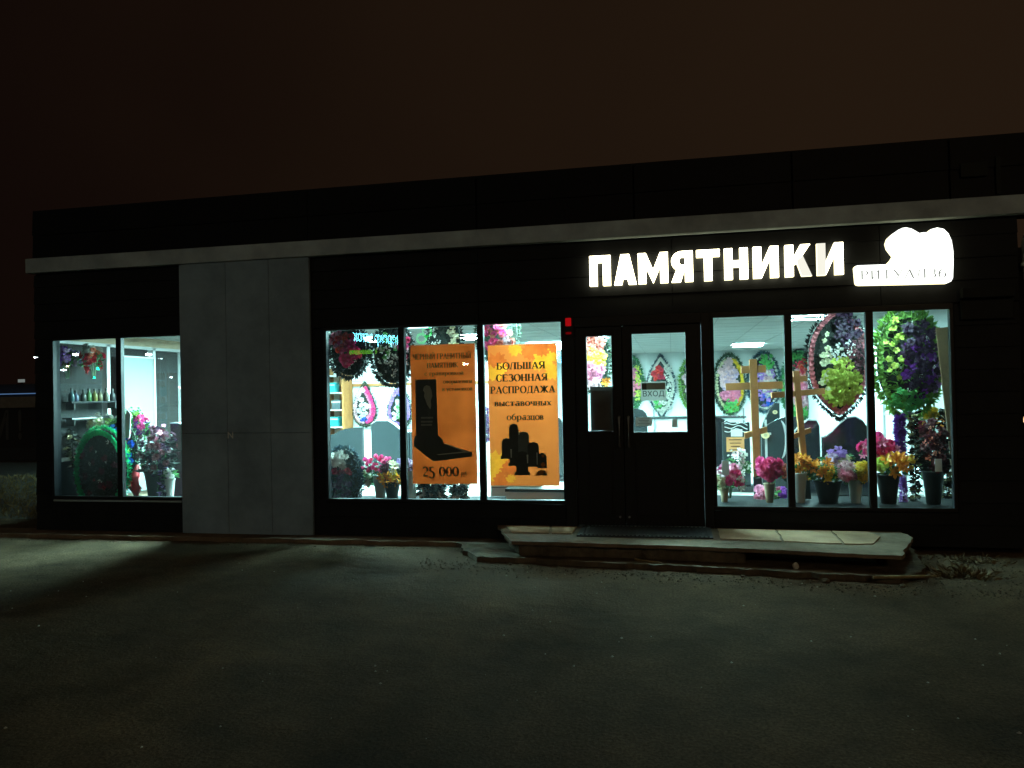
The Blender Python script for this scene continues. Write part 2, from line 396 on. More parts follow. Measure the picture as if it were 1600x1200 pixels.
# cladding round the openings
s = MB()
for a, b in ((X0, -5.585), (-3.955, -2.013), (-2.007, .027), (.033, 1.997), (2.003, X1)):
    s = MB(); courses(s, a, b, 2.37, 3.15); part(s, 'cladding', M['siding'])
for a, b, z0, z1 in ((X0, W1[0]-.01, .05, 2.37), (W1[0]-.01, -5.585, .05, W1[2]-.01), (-3.955, W2[0]-.01, .05, 2.37), (W2[0]-.01, -1.10, .05, W2[2]-.01), (.392, 2.64, .05, W3[2]-.01), (2.64, X1, .05, 2.37)):
    s = MB(); courses(s, a, b, z0, z1); part(s, 'cladding', M['siding'])
s = MB()                                              # structural wall behind the cladding
for x0, x1, z0, z1 in ((X0, X1, 2.395, 3.3), (X0, W1[0], 0, 2.395), (W1[0], -5.53, 0, W1[2]), (-5.53, W2[0], 0, 2.395), (W2[0], -1.09, 0, W2[2]),
                       (.392, W3[1], 0, W3[2]), (W3[1], X1, 0, 2.395)):
    s.box(x0, x1, .065, .12, z0, z1)
part(s, 'wall', M['siding2'])
s = MB()
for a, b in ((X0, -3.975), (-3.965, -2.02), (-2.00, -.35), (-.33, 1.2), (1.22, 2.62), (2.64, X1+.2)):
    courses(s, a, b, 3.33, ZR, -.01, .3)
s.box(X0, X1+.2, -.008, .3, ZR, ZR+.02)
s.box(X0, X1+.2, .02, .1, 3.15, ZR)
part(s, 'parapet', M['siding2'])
s = MB()
s.box(X0-.05, X1+.2, -.085, .018, 3.17, 3.345)
part(s, 'cornice', M['band'], bevel=.006)
s = MB()                                              # grey pier of cassette panels with thin joints
for a, b in ((-5.575, -4.982), (-4.978, -4.442), (-4.438, -3.945)):
    for z0, z1 in ((.055, 1.203), (1.207, 3.165)):
        s.box(a, b, -.062, -.02, z0, z1)
s.box(-5.56, -3.96, -.02, .02, .05, 3.165)
part(s, 'pier', M['pier'], bevel=.004)
# windows
def window(x0, x1, z0, z1, mull, y=0., name='window', fr=.035, mw=.07):
    f = MB()
    f.box(x0, x1, y-.03, y+.03, z0, z0+fr); f.box(x0, x1, y-.03, y+.03, z1-fr, 2.368)
    f.box(x0-.06, x1+.06, y+.021, y+.063, 2.369, 2.44); f.box(x0-.06, x0-.001, y+.021, y+.063, z0-.06, 2.3685); f.box(x1+.001, x1+.06, y+.021, y+.063, z0-.06, 2.3685); f.box(x0-.0005, x1+.0005, y+.021, y+.063, z0-.06, z0-.001)
    xs = [x0] + mull + [x1]
    f.box(x0, x0+fr, y-.03, y+.03, z0+fr, z1-fr); f.box(x1-fr, x1, y-.03, y+.03, z0+fr, z1-fr)
    for k in mull: f.box(k-mw/2, k+mw/2, y-.03, y+.03, z0+fr, z1-fr)
    fo = part(f, name, M['frame'], bevel=.004)
    for i in range(len(xs)-1):
        a = xs[i]+(fr if i == 0 else mw/2); b = xs[i+1]-(fr if i == len(xs)-2 else mw/2)
        p = MB(); p.add([(a, y+.012, z0+fr), (b, y+.012, z0+fr), (b, y+.012, z1-fr), (a, y+.012, z1-fr)], [(0, 1, 2, 3)])
        p.build('pane', M['glass'], fo)
    return fo
window(*W1, [-6.42]); window(*W2, [-2.885, -1.995]); window(*W3, [1.135, 1.885])
l = MB(); l.box(W1[0]+.03, -5.6, -.045, -.031, .405, .425); part(l, 'sill', M['metal'])
# window boards inside
M['ledge'] = (mat('ledge_dark', (.018, .020, .022), .6, spec=.08, var=.4))
for xa_, xb_, yb_, zt_ in ((-3.78, -1.12, .72, .40), (.42, 3.08, .95, .40), (-7.4, -5.5, .95, .34)):
    s = MB(); s.box(xa_, xb_, .13, yb_, zt_-.04, zt_); s.box(xa_+.01, xb_-.01, .135, .165, ZF, zt_-.04); part(s, 'window_board', M['ledge'])
# entrance: frame and two unequal leaves
f = MB()
f.box(-1.10, -.983, -.05, .10, ZF, 2.368); f.box(.303, .389, -.05, .10, ZF, 2.368); f.box(-.983, .303, -.05, .10, 2.267, 2.368); f.box(-1.1, .41, .0215, .10, 2.3685, 2.45); f.box(-.983, .303, .05, .1, ZF, .216); f.box(-.51, -.475, .042, .06, .22, 2.26)
part(f, 'door_frame', M['frame'], bevel=.004)
def leaf(x0, x1, gx0, gx1, gz0, gz1, handle_x):
    d = MB(); y0, y1 = -.02, .04
    d.box(x0, gx0, y0, y1, .215, 2.265); d.box(gx1, x1, y0, y1, .215, 2.265)
    d.box(gx0, gx1, y0, y1, .215, gz0); d.box(gx0, gx1, y0, y1, gz1, 2.265)
    d.box(gx0+.02, gx1-.02, y0-.012, y0, .32, gz0-.12)
    d.box(gx0-.02, gx0, y0-.008, y0, gz0, gz1); d.box(gx1, gx1+.02, y0-.008, y0, gz0, gz1)
    o = part(d, 'door', M['frame'], bevel=.003)
    p = MB(); p.add([(gx0, .01, gz0), (gx1, .01, gz0), (gx1, .01, gz1), (gx0, .01, gz1)], [(0, 1, 2, 3)]); p.build('pane', M['glass'], o)
    h = MB(); h.tube([(handle_x, -.03, 1.02), (handle_x, -.075, 1.03), (handle_x, -.075, 1.32), (handle_x, -.03, 1.33)], .011); h.build('handle', M['metal'], o, smooth=True)
    k = MB(); k.lathe([(.0, -.004), (.012, -.004), (.012, .004), (0, .004)], 10)
    k.v = [(x+handle_x-.012, -.025-z, y+.30) for x, y, z in k.v]; k.build('lock', M['metal'], o)
leaf(-.98, -.495, -.86, -.60, 1.185, 2.17, -.535)
leaf(-.488, .30, -.39, .145, 1.17, 2.18, -.44)
# inner shell
s = MB(); s.box(X0+.1, X1-.04, .12, 11.3, .0, ZF); part(s, 'floor', M['floor'])
s = MB(); s.box(X0+.02, X1-.02, .12, 11.3, ZC, ZC+.06); part(s, 'ceiling', M['ceil'])
s = MB()
x = X0+.4
while x < X1: s.box(x-.008, x+.008, .13, 11, ZC-.006, ZC-.001); x += .6
y = .5
while y < 11: s.box(X0+.1, X1-.1, y-.008, y+.008, ZC-.0095, ZC-.0065); y += .6
part(s, 'ceiling_grid', mat('grid_bars', (.62, .64, .63), .6))
s = MB(); s.box(X0, X1, .1, 11.4, 3.3, 3.36); part(s, 'roof', M['siding2'])
s = MB()
s.box(-2.75, X1-.05, 11.0, 11.1, ZF, ZC)               # far wall
s.box(X0+.1, -2.75, 5.0, 5.1, ZF, ZC)                  # partition behind the middle window
s.box(-2.85, -2.75, 5.1, 11.0, ZF, ZC)
s.box(X1-.1, X1-.02, .12, 11.0, ZF, ZC)
part(s, 'inner_wall', M['wall'])
s = MB()
for k in range(7): s.box(-7.4+k*.75, -7.4+k*.75+.008, 4.994, 5.0, ZF, ZC-.02)
for z in (1.0, 1.86): s.box(X0+.16, -2.75, 4.99, 4.998, z, z+.012)
part(s, 'panel_joints', M['gedge'])
s = MB(); s.box(-5.85, -2.76, 4.95, 4.985, 1.77, 1.82); s.box(-5.86, -5.72, 4.93, 4.985, .9, 1.95); part(s, 'wall_rail', M['wood'])
# outer side walls; the left one has a glazed side window with white frames
s = MB()
s.box(X0, X0+.12, .121, .17, 0, 2.39); s.box(X0, X0+.12, .121, 2.75, 0, .85); s.box(X0, X0+.12, .121, 11.3, 2.39, 3.3); s.box(X0, X0+.12, 2.75, 11.3, 0, 2.39)
s.box(X1-.02, X1, .121, 11.3, 0, 3.3); s.box(X0+.12, X1-.02, 11.3, 11.4, 0, 3.3)
part(s, 'side_wall', mat('dark_side_wall', (.0016, .0018, .0022), .8, spec=.03))
s = MB(); s.box(X0+.121, X0+.134, .125, 2.75, 2.375, ZC); s.box(X0+.121, X0+.14, 2.75, 5, ZF, ZC); s.box(X0+.121, X0+.14, .171, 2.75, ZF, .30)
part(s, 'beige_lintel', mat('beige_lintel', (.50, .38, .26), .7, var=.1))
f = MB(); xs0, xs1 = X0+.05, X0+.135
for y in (.185, 1.08, 2.02, 2.72): f.box(xs0 if y > .2 else X0+.121, xs1, y-.03, y+.03, .852 if y > .2 else .30, 2.37)
f.box(xs0, xs1, .155, 2.755, 2.335, 2.375); f.box(xs0, xs1, .216, 2.755, .853, .90)
sw = part(f, 'side_window', M['white_pvc'])
for a, b in ((.225, 1.045), (1.115, 1.985), (2.055, 2.685)):
    p = MB(); p.add([(X0+.09, a, .90), (X0+.09, b, .90), (X0+.09, b, 2.335), (X0+.09, a, 2.335)], [(0, 1, 2, 3)]); p.build('pane', M['hazy_glass'], sw)

# pale mark on the pier
pm_ = text_obj('N', 'wall_sticker', mat('faded_sticker', (.42, .46, .47), .6), .075, (at(360, 685, -.066).x, -.064, at(360, 685, -.066).z), bold=.01, extrude=.001)
tag(pm_, 'small faded pale letter sticker on the grey pier above the panel joint', 'sticker')
# shutter box right of the window
s = MB(); s.box(2.69, 3.14, -.10, -.02, 2.40, 2.50); s.box(2.69, 3.14, -.05, -.02, 2.20, 2.385)
tag(s.build('shutter_box', mat('dark_grey_metal', (.010, .012, .013), .6, spec=.1, var=.2), bevel=.008), 'flat dark grey shutter box on the cladding right of the display window', 'shutter box')
# rain pipe at the corner
s = MB(); s.tube([(3.30, -.06, .12), (3.27, -.02, .25), (3.27, -.02, 2.9), (3.30, -.06, 3.05), (3.33, -.09, 3.14)], .042, 12)
pp = tag(s.build('rain_pipe', M['metal'], smooth=True), 'grey metal rain pipe running down the right corner of the shop', 'rain pipe')
for z in (.6, 1.7, 2.7): s = MB(); s.lathe([(.05, -.015), (.05, .015)], 12, (3.27, -.02, z)); s.build('clamp', M['metal'], pp)
# old bits left on the parapet
s = MB(); s.box(2.72, 2.95, -.05, -.03, 3.55, 3.68); s.box(3.02, 3.06, -.05, -.03, 3.37, 3.72)
tag(s.build('bracket', mat('dusty_bracket', (.014, .016, .015), .7, spec=.1)), 'leftover flat bracket plate on the dark parapet above the lightbox', 'bracket')

# ------------------------------------------------------------------ lit signs
ls = thing('letter_sign', 'lit white block letters reading ПАМЯТНИКИ above the entrance', 'sign', (.43, -.06, 2.68))
spans = [('П', 55, 133), ('А', 146, 228), ('М', 235, 343), ('Я', 355, 432), ('Т', 445, 527), ('Н', 543, 625), ('И', 643, 730), ('К', 752, 838), ('И', 860, 947)]
def block_letter(ch, w_, H, s, dim_last=False):
    """list of (polygon, dim)"""
    q = lambda x0, x1, z0, z1: [(x0, z0), (x1, z0), (x1, z1), (x0, z1)]
    mir = lambda P: [(w_-x, z) for x, z in P][::-1]
    st, st2 = (q(0, s, 0, H), False), (q(w_-s, w_, 0, H), False)
    if ch == 'П': return [st, st2, (q(s, w_-s, H-s*.92, H), False)]
    if ch == 'Н': return [st, st2, (q(s, w_-s, H*.5-s*.42, H*.5+s*.42), False)]
    if ch == 'Т': return [(q(0, w_, H-s*.92, H), False), (q(w_/2-s/2, w_/2+s/2, 0, H-s*.92), False)]
    if ch == 'И': return [(q(0, s, 0, H), dim_last), st2, ([(s, 0), (w_-s, H*.60), (w_-s, H), (s, H*.40)], False)]
    if ch == 'А':
        t = s*.55; k = H/(w_/2-t); yi = (w_/2-s)*k; lg = [(0, 0), (s, 0), (w_/2, yi), (w_/2, H), (w_/2-t, H)]
        za, zb = H*.19, H*.38; xa, xb = s+za/k, s+zb/k
        return [(lg, False), (mir(lg), False), ([(xa, za), (w_-xa, za), (w_-xb, zb), (xb, zb)], False)]
    if ch == 'М':
        d = [(s, H*.52), (w_/2, 0), (w_/2, H*.44), (s, H)]
        return [st, st2, (d, False), (mir(d), False)]
    if ch == 'К': return [st, ([(s, H*.40), (w_-s*1.1, H), (w_, H), (s, H*.70)][:4] and [(s, H*.36), (s+.03, H*.40), (w_, H), (w_-s*1.15, H), (s, H*.60)], False), ([(s+.026, H*.50), (w_-s*1.05, 0), (w_+.012, 0), (s+.088, H*.64)], True)]
    if ch == 'Я':
        o = [st2, ([(0, 0), (s*1.15, 0), (w_-s, H*.42), (w_-s*2.05, H*.42)], False)]
        cx, cz, ro, rv = w_-s-.03, H*.68, w_-s-.03, H*.32; ri, rw = ro-s, rv-s*.78
        P = []
        for i in range(13):
            an = R(90+180*i/12); P.append(((cx+ro*math.cos(an), cz+rv*math.sin(an)), (cx+ri*math.cos(an), cz+rw*math.sin(an))))
        for i in range(12): o.append(([P[i][0], P[i+1][0], P[i+1][1], P[i][1]], False))
        o.append((q(cx, w_-s, cz+rw, cz+rv), False)); o.append((q(cx, w_-s, cz-rv, cz-rw), False))
        return o
M['sign_dim'] = emat('lit_acrylic_weak', (1, .97, .84), .95)
for li, (ch, a, b) in enumerate(spans):
    u0, u1 = [-.8+(k-55)/(947-55)*2.45 for k in (a, b)]
    s = MB(); dims = []
    for P, dm_ in block_letter(ch, u1-u0, .31, .078, li == 8):
        f0 = len(s.f); s.prism(P, -.025-(.0006 if dm_ and ch == 'К' else 0), .03); dims += [dm_]*(len(s.f)-f0)
    m = s.mesh('letter'); m.materials.append(M['sign_w']); m.materials.append(M['sign_side']); m.materials.append(M['sign_dim'])
    for p in m.polygons: p.material_index = (2 if dims[p.index] else 0) if abs(p.normal.y) > .5 else 1
    o = bpy.data.objects.new('letter', m); COL.objects.link(o); o.parent = ls
    o.location = (u0-.43, -.02, 0)
lo = [(110,860),(90,650),(105,628),(140,620),(330,612),(540,605),(560,582),(600,540),(630,488),(600,452),(550,385),(530,310),(555,240),(620,180),(700,125),(760,98),(810,92),(880,108),(940,140),(990,170),(1045,160),(1100,160),(1150,118),(1240,93),(1330,113),(1395,175),(1440,275),(1463,420),(1465,600),(1458,790),(1436,838),(1380,865),(800,880),(160,893),(125,883)]
out_l = []
for x, y in lo:
    p = at(1325+x/8.889, 345+y/8.889, -.1); out_l.append((p.x, p.z))
lb = MB(); lb.prism(out_l[::-1], -.10, -.03)
lbm = lb.mesh('lightbox_sign'); lbm.materials.append(M['sign_box']); lbm.materials.append(M['sign_side'])
for p in lbm.polygons: p.material_index = 0 if abs(p.normal.y) > .5 else 1
lbo = bpy.data.objects.new('lightbox_sign', lbm); COL.objects.link(lbo)
tag(lbo, 'white lit lightbox with two rounded lobes and a faint РИТУАЛ36 line', 'sign')
a = at(1325+175/8.889, 345+815/8.889, -.104); b = at(1325+1370/8.889, 345+785/8.889, -.104)
tm, W_ = serif('РИТУАЛ36', .085, track=.12, thick=.12, thin=.05)
kx = (b.x-a.x)/W_; mid = (a+b)/2; slope = (b.z-a.z)/(b.x-a.x)
tm.v = [(x*kx+mid.x, y+mid.y, z+mid.z+slope*x*kx) for x, y, z in tm.v]
tm.build('lettering', M['sign_gr'], lbo)
for x, y, hx, hz in ((322, 855, .008, .002), (980, 838, .009, .002), (1080, 430, .016, .0035), (1320, 250, .003, .010)):
    p = at(1325+x/8.889, 345+y/8.889, -.104); s = MB(); s.box(p.x-hx, p.x+hx, -.104, -.1005, p.z-hz, p.z+hz); s.build('print_mark', M['sign_gr'], lbo)
# red glow by the entrance: a red reflection built as a glowing box
rl = thing('red_glow', 'small red glow on the jamb left of the entrance, a reflection built as a lit box', 'lamp', (-1.035, -.06, 2.28))
s = MB(); s.box(-.05, .05, -.012, .005, -.10, .10); s.build('housing', M['frame'], rl)
for z0, z1 in ((.0, .085), (-.085, -.06)):
    s = MB(); s.box(-.03, .03, -.03, -.013, z0, z1); s.build('lens', emat('red_glow_face', (1, .01, .015), (.32 if z0 == 0 else .10)), rl, bevel=.006)

# ------------------------------------------------------------------ porch
rg = random.Random(5)
lower = [(-2.30, -.02), (-2.12, -.5), (-1.85, -.91), (-.31, -1.05), (.77, -1.18), (1.75, -1.31), (2.0, -1.1), (2.12, -.6), (2.2, -.18), (2.2, -.02)]
s = MB(); s.slab(rough_outline(lower, .08, .03, rg), .004, .052)
lw = tag(s.build('concrete_apron', M['conc_dk']), 'cracked low concrete slab spread under the raised entrance porch', 'concrete slab')
upper = [(-1.84, -.03), (-1.51, -.87), (-.31, -.91), (.68, -1.0), (1.82, -1.17), (2.14, -.32), (2.12, -.03)]
pr = thing('entrance_porch', 'raised entrance porch of broken concrete with pale worn tiles on top', 'porch', (0, -.5, .05))
s = MB(); s.slab(rough_outline([(-1.78, -.04), (-1.45, -.82), (-.3, -.86), (.60, -.95), (.62, -.62), (1.72, -.78), (1.95, -.3), (1.95, -.04)], .07, .018, rg), .056, .162)
s.build('riser', M['conc_dk'], pr, (0, .5, -.05))
s = MB(); s.slab(rough_outline(upper, .07, .014, rg), .164, .196)
s.build('top_slab', M['concrete'], pr, (0, .5, -.05))
tiles = [[(-1.74, -.08), (-1.60, -.45), (-1.22, -.47), (-1.28, -.08)], [(-1.25, -.08), (-1.19, -.47), (-.99, -.48), (-.99, -.08)],
         [(.42, -.06), (.41, -.60), (.95, -.66), (.96, -.07)], [(.98, -.07), (.97, -.67), (1.45, -.73), (1.47, -.08)], [(1.49, -.08), (1.47, -.74), (1.72, -.7), (1.86, -.35), (1.80, -.12)]]
for t in tiles:
    s = MB(); s.slab(rough_outline(t, .1, .008, rg), .1985, .206); s.build('tile', M['porch'], pr, (0, .5, -.05))
dm = MB(); dm.box(-.93, .35, -.60, .0-.06, .198, .212)
mo = tag(dm.build('door_mat', M['mat']), 'black ribbed rubber mat laid before the entrance doors', 'mat')
s = MB(); k = -.90
while k < .33: s.box(k, k+.018, -.59, -.07, .2125, .22); k += .04
s.build('ribs', M['mat'], mo)
def rock(name, label, loc, r, m, cat='stone', group=None, sq=(1, 1, .7)):
    q = MB(); rr = random.Random(sum(map(ord, label)))
    q.lathe([(0.02, -.5), (.6, -.45), (.95, -.05), (.8, .4), (.35, .75), (.02, .85)], 8)
    q.v = [((x*rr.uniform(.75, 1.15))*r*sq[0], (y*rr.uniform(.75, 1.15))*r*sq[1], (z+.5)*r*sq[2]) for x, y, z in q.v]
    return tag(q.build(name, m, loc=loc), label, cat, group)
rock('stone', 'pale pointed stone leaning against the dark porch riser', (1.0, -1.10, .05), .030, M['stone'], sq=(1.0, .6, 1.5))
for x, y, r_, lb_ in ((1.75, -1.42, .03, 'small brown clod beside the right end of the low slab'), (.55, -1.22, .022, 'small pebble at the edge of the low slab under the porch middle'),
                      (-.1, -1.25, .018, 'tiny pebble lying on the asphalt below the door mat'), (1.2, -1.33, .04, 'dark clod lying on the edge of the low slab below the pale stone'), (-1.5, -1.0, .02, 'tiny pebble near the left corner of the low slab')):
    rock('stone', lb_, (x, y, .0), r_, M['conc_dk'], group='loose stones round the porch')
s = MB(); s.tube([(-.36, -.93, .066), (-.22, -1.0, .06), (-.12, -1.04, .062)], [.012, .01, .006], 6)
tag(s.build('stick', M['twig']), 'short dark stick lying on the low slab before the porch', 'stick')
s = MB(); s.tube([(1.55, -1.36, .06), (1.9, -1.30, .062), (2.05, -1.25, .06)], [.014, .013, .008], 6)
tag(s.build('stick', M['twig']), 'long thin stick lying beside the dry weeds', 'stick')
# dirt and gravel round the porch
s = MB(); rr = random.Random(11)
for _ in range(1500):
    t = rr.random(); x = -2.4+5.3*t; y = -1.02-.10*(x+1.85)+rr.gauss(-.09, .12)
    if rr.random() < .25: x, y = rr.uniform(2.0, 2.9), rr.uniform(-1.3, -.2)
    if rr.random() < .12: x, y = rr.uniform(-8, -2.2), rr.gauss(-.33, .05)
    r_ = rr.uniform(.004, .015); z = .004
    s.add([(x+r_*rr.uniform(.6, 1.3)*math.cos(q), y+r_*math.sin(q), z) for q in (0, 1.6, 3.1, 4.7)]+[(x+rr.uniform(-.3, .3)*r_, y, z+r_*rr.uniform(.6, 1.1))], [(0, 1, 4), (1, 2, 4), (2, 3, 4), (3, 0, 4)])
so = s.build('gravel', M['conc_dk']); so['kind'] = 'stuff'
# pale grit scattered over the asphalt
s = MB(); rr = random.Random(21)
for _ in range(170):
    x, y, r_ = rr.uniform(-6, 5), -1.2-5.2*rr.random()**1.5, rr.uniform(.003, .011)
    s.add([(x+r_*rr.uniform(.6, 1.3)*math.cos(q), y+r_*math.sin(q), .002) for q in (0, 1.6, 3.1, 4.7)]+[(x, y, .002+r_*.8)], [(0, 1, 4), (1, 2, 4), (2, 3, 4), (3, 0, 4)])
s.build('grit_gravel', M['stone'])['kind'] = 'stuff'
# dry weeds
wd = thing('dry_weed', 'flattened clump of dry brown weeds beside the right end of the porch', 'weeds', (2.35, -.95, 0))
s = MB(); rr = random.Random(4)
for _ in range(420):
    a_ = rr.uniform(0, 6.28); q = abs(rr.gauss(0, .11))
    p = Vector((q*math.cos(a_)*1.3, q*math.sin(a_)*.9, 0)); d = Vector((math.cos(a_)*.6+rr.gauss(0, .5), math.sin(a_)*.6+rr.gauss(0, .5), rr.uniform(.1, .6)))
    s.blade(p, d, rr.uniform(.04, .12), rr.uniform(.004, .010), .6)
s.build('stalks', M['drygrass'], wd)
wd = thing('dry_weed', 'sparse dry weed stems at the foot of the dark wall right of the porch', 'weeds', (2.62, -.4, 0))
s = MB()
for _ in range(160):
    a_ = rr.uniform(0, 6.28); q = abs(rr.gauss(0, .14))
    p = Vector((q*math.cos(a_)*1.5, q*math.sin(a_), 0)); s.blade(p, Vector((rr.gauss(0, .7), rr.gauss(0, .7), rr.uniform(.1, .6))), rr.uniform(.03, .09), rr.uniform(.004, .01), .6)
s.build('stalks', M['drygrass'], wd)

# ------------------------------------------------------------------ surroundings, left and right of the shop
E_ = emat
kb = thing('banner_kiosk', 'dark low kiosk with a blue light strip and a big И! banner left of the shop', 'kiosk', (at(20, 640, 10).x, 10, 0))
ox = kb.location.x
xa, xb = at(-60, 640, 10).x-3, at(64, 640, 10).x
z = lambda py, y=10: at(30, py, y).z
s = MB(); s.box(xa-ox, xb-ox, .02, 2.5, 0, z(600)); s.build('wall', mat('kiosk_wall', (.02, .02, .022), .8, var=.3), kb)
s = MB(); s.box(xa-ox, xb-ox+.05, -.14, .02, z(637), z(620)); s.build('fascia', mat('kiosk_fascia', (.16, .14, .11), .7, var=.2), kb)
s = MB(); s.box(xa-ox, xb-ox, -.15, -.05, z(616), z(615)+.006); s.build('light_strip', E_('blue_strip', (.25, .5, 1), .28), kb)
s = MB(); s.box(xa-ox, xb-ox, .0, .019, z(700), z(639)); s.build('banner', mat('kiosk_banner', (.012, .011, .012), .8), kb)
for t_, px, wpx in (('И', 4, 26), ('!', 31, 7)):
    m = text_mesh(t_, z(640)-z(687), bold=.03, extrude=.004, width=wpx*18/1200); m.materials.append(mat('banner_letter', (.06, .055, .05), .8))
    o = bpy.data.objects.new('letter', m); COL.objects.link(o); o.parent = kb; o.location = (at(px, 640, 10).x-ox, -.004, z(687))
p = at(34, 595, 22)
tb = thing('lit_board', 'small pale lit board on a thin post beyond the banner kiosk', 'board', (p.x, 22, 0))
s = MB(); s.box(-.17, .17, -.04, 0, p.z-.07, p.z+.07); s.build('panel', E_('pale_board', (.8, .9, .85), .2), tb)
s = MB(); s.box(-.03, .03, -.0, .05, 0, p.z-.07); s.build('post', M['frame'], tb)
def street_lamp(label, p, size, col, strength, group, arm=1.2, face=1):
    """p = where the lamp head hangs; face = +1 lamp looks towards +y"""
    t = thing('street_lamp', label, 'street lamp', (p.x, p.y-face*arm, 0), group)
    s = MB(); s.tube([(0, 0, 0), (0, 0, p.z*.55), (0, 0, p.z+.05), (0, face*arm*.4, p.z+.22), (0, face*(arm-size), p.z+.12)], [.08, .07, .055, .04, .035], 8)
    s.build('pole', M['pole'], t, smooth=True)
    s = MB(); s.box(-size*.75, size*.75, face*arm-size*1.2, face*arm+size*1.2, p.z+.03, p.z+.12); s.build('head', M['frame'], t, bevel=.02)
    s = MB(); s.lathe([(.01, -size*.5), (size*.55, -size*.38), (size*.75, -.0), (size*.75, .029)], 10, (0, face*arm, p.z))
    s.build('lamp', E_('street_light', col, strength), t, smooth=True)
    return t
street_lamp('white street lamp shining far off beside the left corner of the shop', at(56, 558, 70), .28, (.8, .9, 1), 14, 'street lamps', face=-1)
# grassy bank left of the shop
bk_ = MB(); bk_.add([(-40, 1.0, .002), (-8.15, 1.0, .004), (-8.0, 3.2, .30), (-8.2, 6, .32), (-40, 6, .34), (-40, 3, .3)], [(0, 1, 2, 5), (5, 2, 3, 4)])
struct(bk_.build('bank', mat('bank_soil', (.05, .052, .045), .95, var=.45, scale=9, bump=.8, bscale=25)))
s = MB(); rr = random.Random(9)
for _ in range(5200):
    t = rr.random(); x = rr.uniform(-13.5, -8.1); y = 1+2.4*t; s.blade((x, y, .30*t), Vector((rr.gauss(0, .6), rr.gauss(0, .6), 1)), rr.uniform(.03, .11), .012, .6)
s.build('grass', M['drygrass'])['kind'] = 'stuff'
# building and small lamp past the rain pipe
nb = thing('neighbour_house', 'unlit dark house standing beyond the rain pipe at the right edge', 'house', (6.0, 3, 0))
s = MB(); s.box(-2.4, 6, 0, 7, 0, 3.1); s.build('wall', M['siding2'], nb)
s = MB(); s.box(-2.6, 6.2, -.25, 7.2, 3.1, 3.3); s.build('roof', M['siding2'], nb)
s = MB(); s.box(-1.4, -.2, -.03, 0, .9, 2.2); s.build('window', M['frame'], nb)
p = at(1598, 655, 2.7)
wl = thing('wall_lamp', 'small warm lit lamp on the dark house past the rain pipe', 'lamp', (p.x+.03, 2.7, p.z))
s = MB(); s.box(-.03, .03, 0, .3, -.02, .02); s.build('arm', M['frame'], wl)
s = MB(); s.lathe([(.003, -.05), (.02, -.04), (.025, 0), (.018, .03), (.003, .04)], 10); s.build('bulb', E_('warm_bulb', (1, .62, .3), 1.3), wl, smooth=True)

# ------------------------------------------------------------------ across the street: only their reflections show in the panes
def mirror(px, py, L_):
    p = at(px, py, L_); return Vector((p.x, -L_, p.z))
opp = thing('market_building', 'dark supermarket across the street with a bright cyan name sign', 'building', (mirror(590, 530, 34).x, -34.6, 0))
s = MB(); s.box(-9, 9, -8, 0, 0, 6.6); s.build('wall', M['siding2'], opp)
s = MB(); s.box(-9.2, 9.2, -8.2, .25, 6.6, 6.8); s.build('roof', M['siding2'], opp)
for k in range(6):
    f = MB(); f.box(-7.6+k*2.6, -5.6+k*2.6, -.02, .03, .8, 3.0); f.build('window', M['frame'], opp)
c = mirror(583, 540, 34)
ms = thing('shop_name_sign', 'cyan glowing перекресток letters on the supermarket front across the street', 'sign', (c.x, -34.45, c.z))
m = text_mesh('перекресток', .70, bold=.010, extrude=.06, width=3.0, shear=.25); m.materials.clear(); m.materials.append(E_('cyan_letters', (.2, .8, 1), 45))
o = bpy.data.objects.new('lettering', m); COL.objects.link(o); o.parent = ms; o.rotation_euler.z = math.pi; o.rotation_euler.y = R(-6)
s = MB(); c2 = mirror(562, 549, 34); s.box(c2.x-.85-c.x, c2.x+.85-c.x, -.06, .04, c2.z-c.z-.14, c2.z-c.z+.1); s.build('green_bar', E_('green_bar', (.3, 1, .05), 5), ms)
c = mirror(667, 525, 30)
gs = thing('ring_sign', 'glowing green double ring sign on a post across the street', 'sign', (c.x, -30, c.z))
for dx, dz in ((.0, .22), (-.3, -.12)):
    s = MB(); s.tube([(dx+.24*math.cos(q*.3307), 0, dz+.24*math.sin(q*.3307)) for q in range(20)], .05, 6); s.build('ring', E_('green_ring', (.02, 1, .15), 14), gs)
s = MB(); s.box(-.05, .05, -.15, -.05, -c.z, .2); s.build('post', M['pole'], gs)
tl = None
c = mirror(152, 576, 36)
tl = thing('traffic_light', 'traffic light showing green across the street', 'traffic light', (c.x, -36.2, 0))
s = MB(); s.tube([(0, 0, 0), (0, 0, c.z+.6)], .07, 8); s.build('post', M['pole'], tl)
s = MB(); s.box(-.18, .18, .0, .14, c.z-.2, c.z+.75); s.build('housing', M['frame'], tl)
for i_, (zz, m) in enumerate(((c.z, E_('green_lens', (.0, 1, .55), 50)), (c.z+.28, M['frame']), (c.z+.55, M['frame']))):
    s = MB(); s.lathe([(.0, -.03), (.12, -.03), (.12, .0), (.0, .03)], 12); s.v = [(x, .15+z_, zz+y) for x, y, z_ in s.v]; s.build('lens', m, tl)
def copy_tree(o, loc):
    r = o.copy(); COL.objects.link(r); r.location = loc
    for ch in list(o.children):
        k = ch.copy(); COL.objects.link(k); k.parent = r
    return r
c2 = mirror(146, 590, 48)
t2 = copy_tree(tl, (c2.x, -48.2, c2.z-c.z)); t2['label'] = 'second green traffic light farther down the street'
for o_ in (tl, t2): o_['group'] = 'traffic lights across the street'
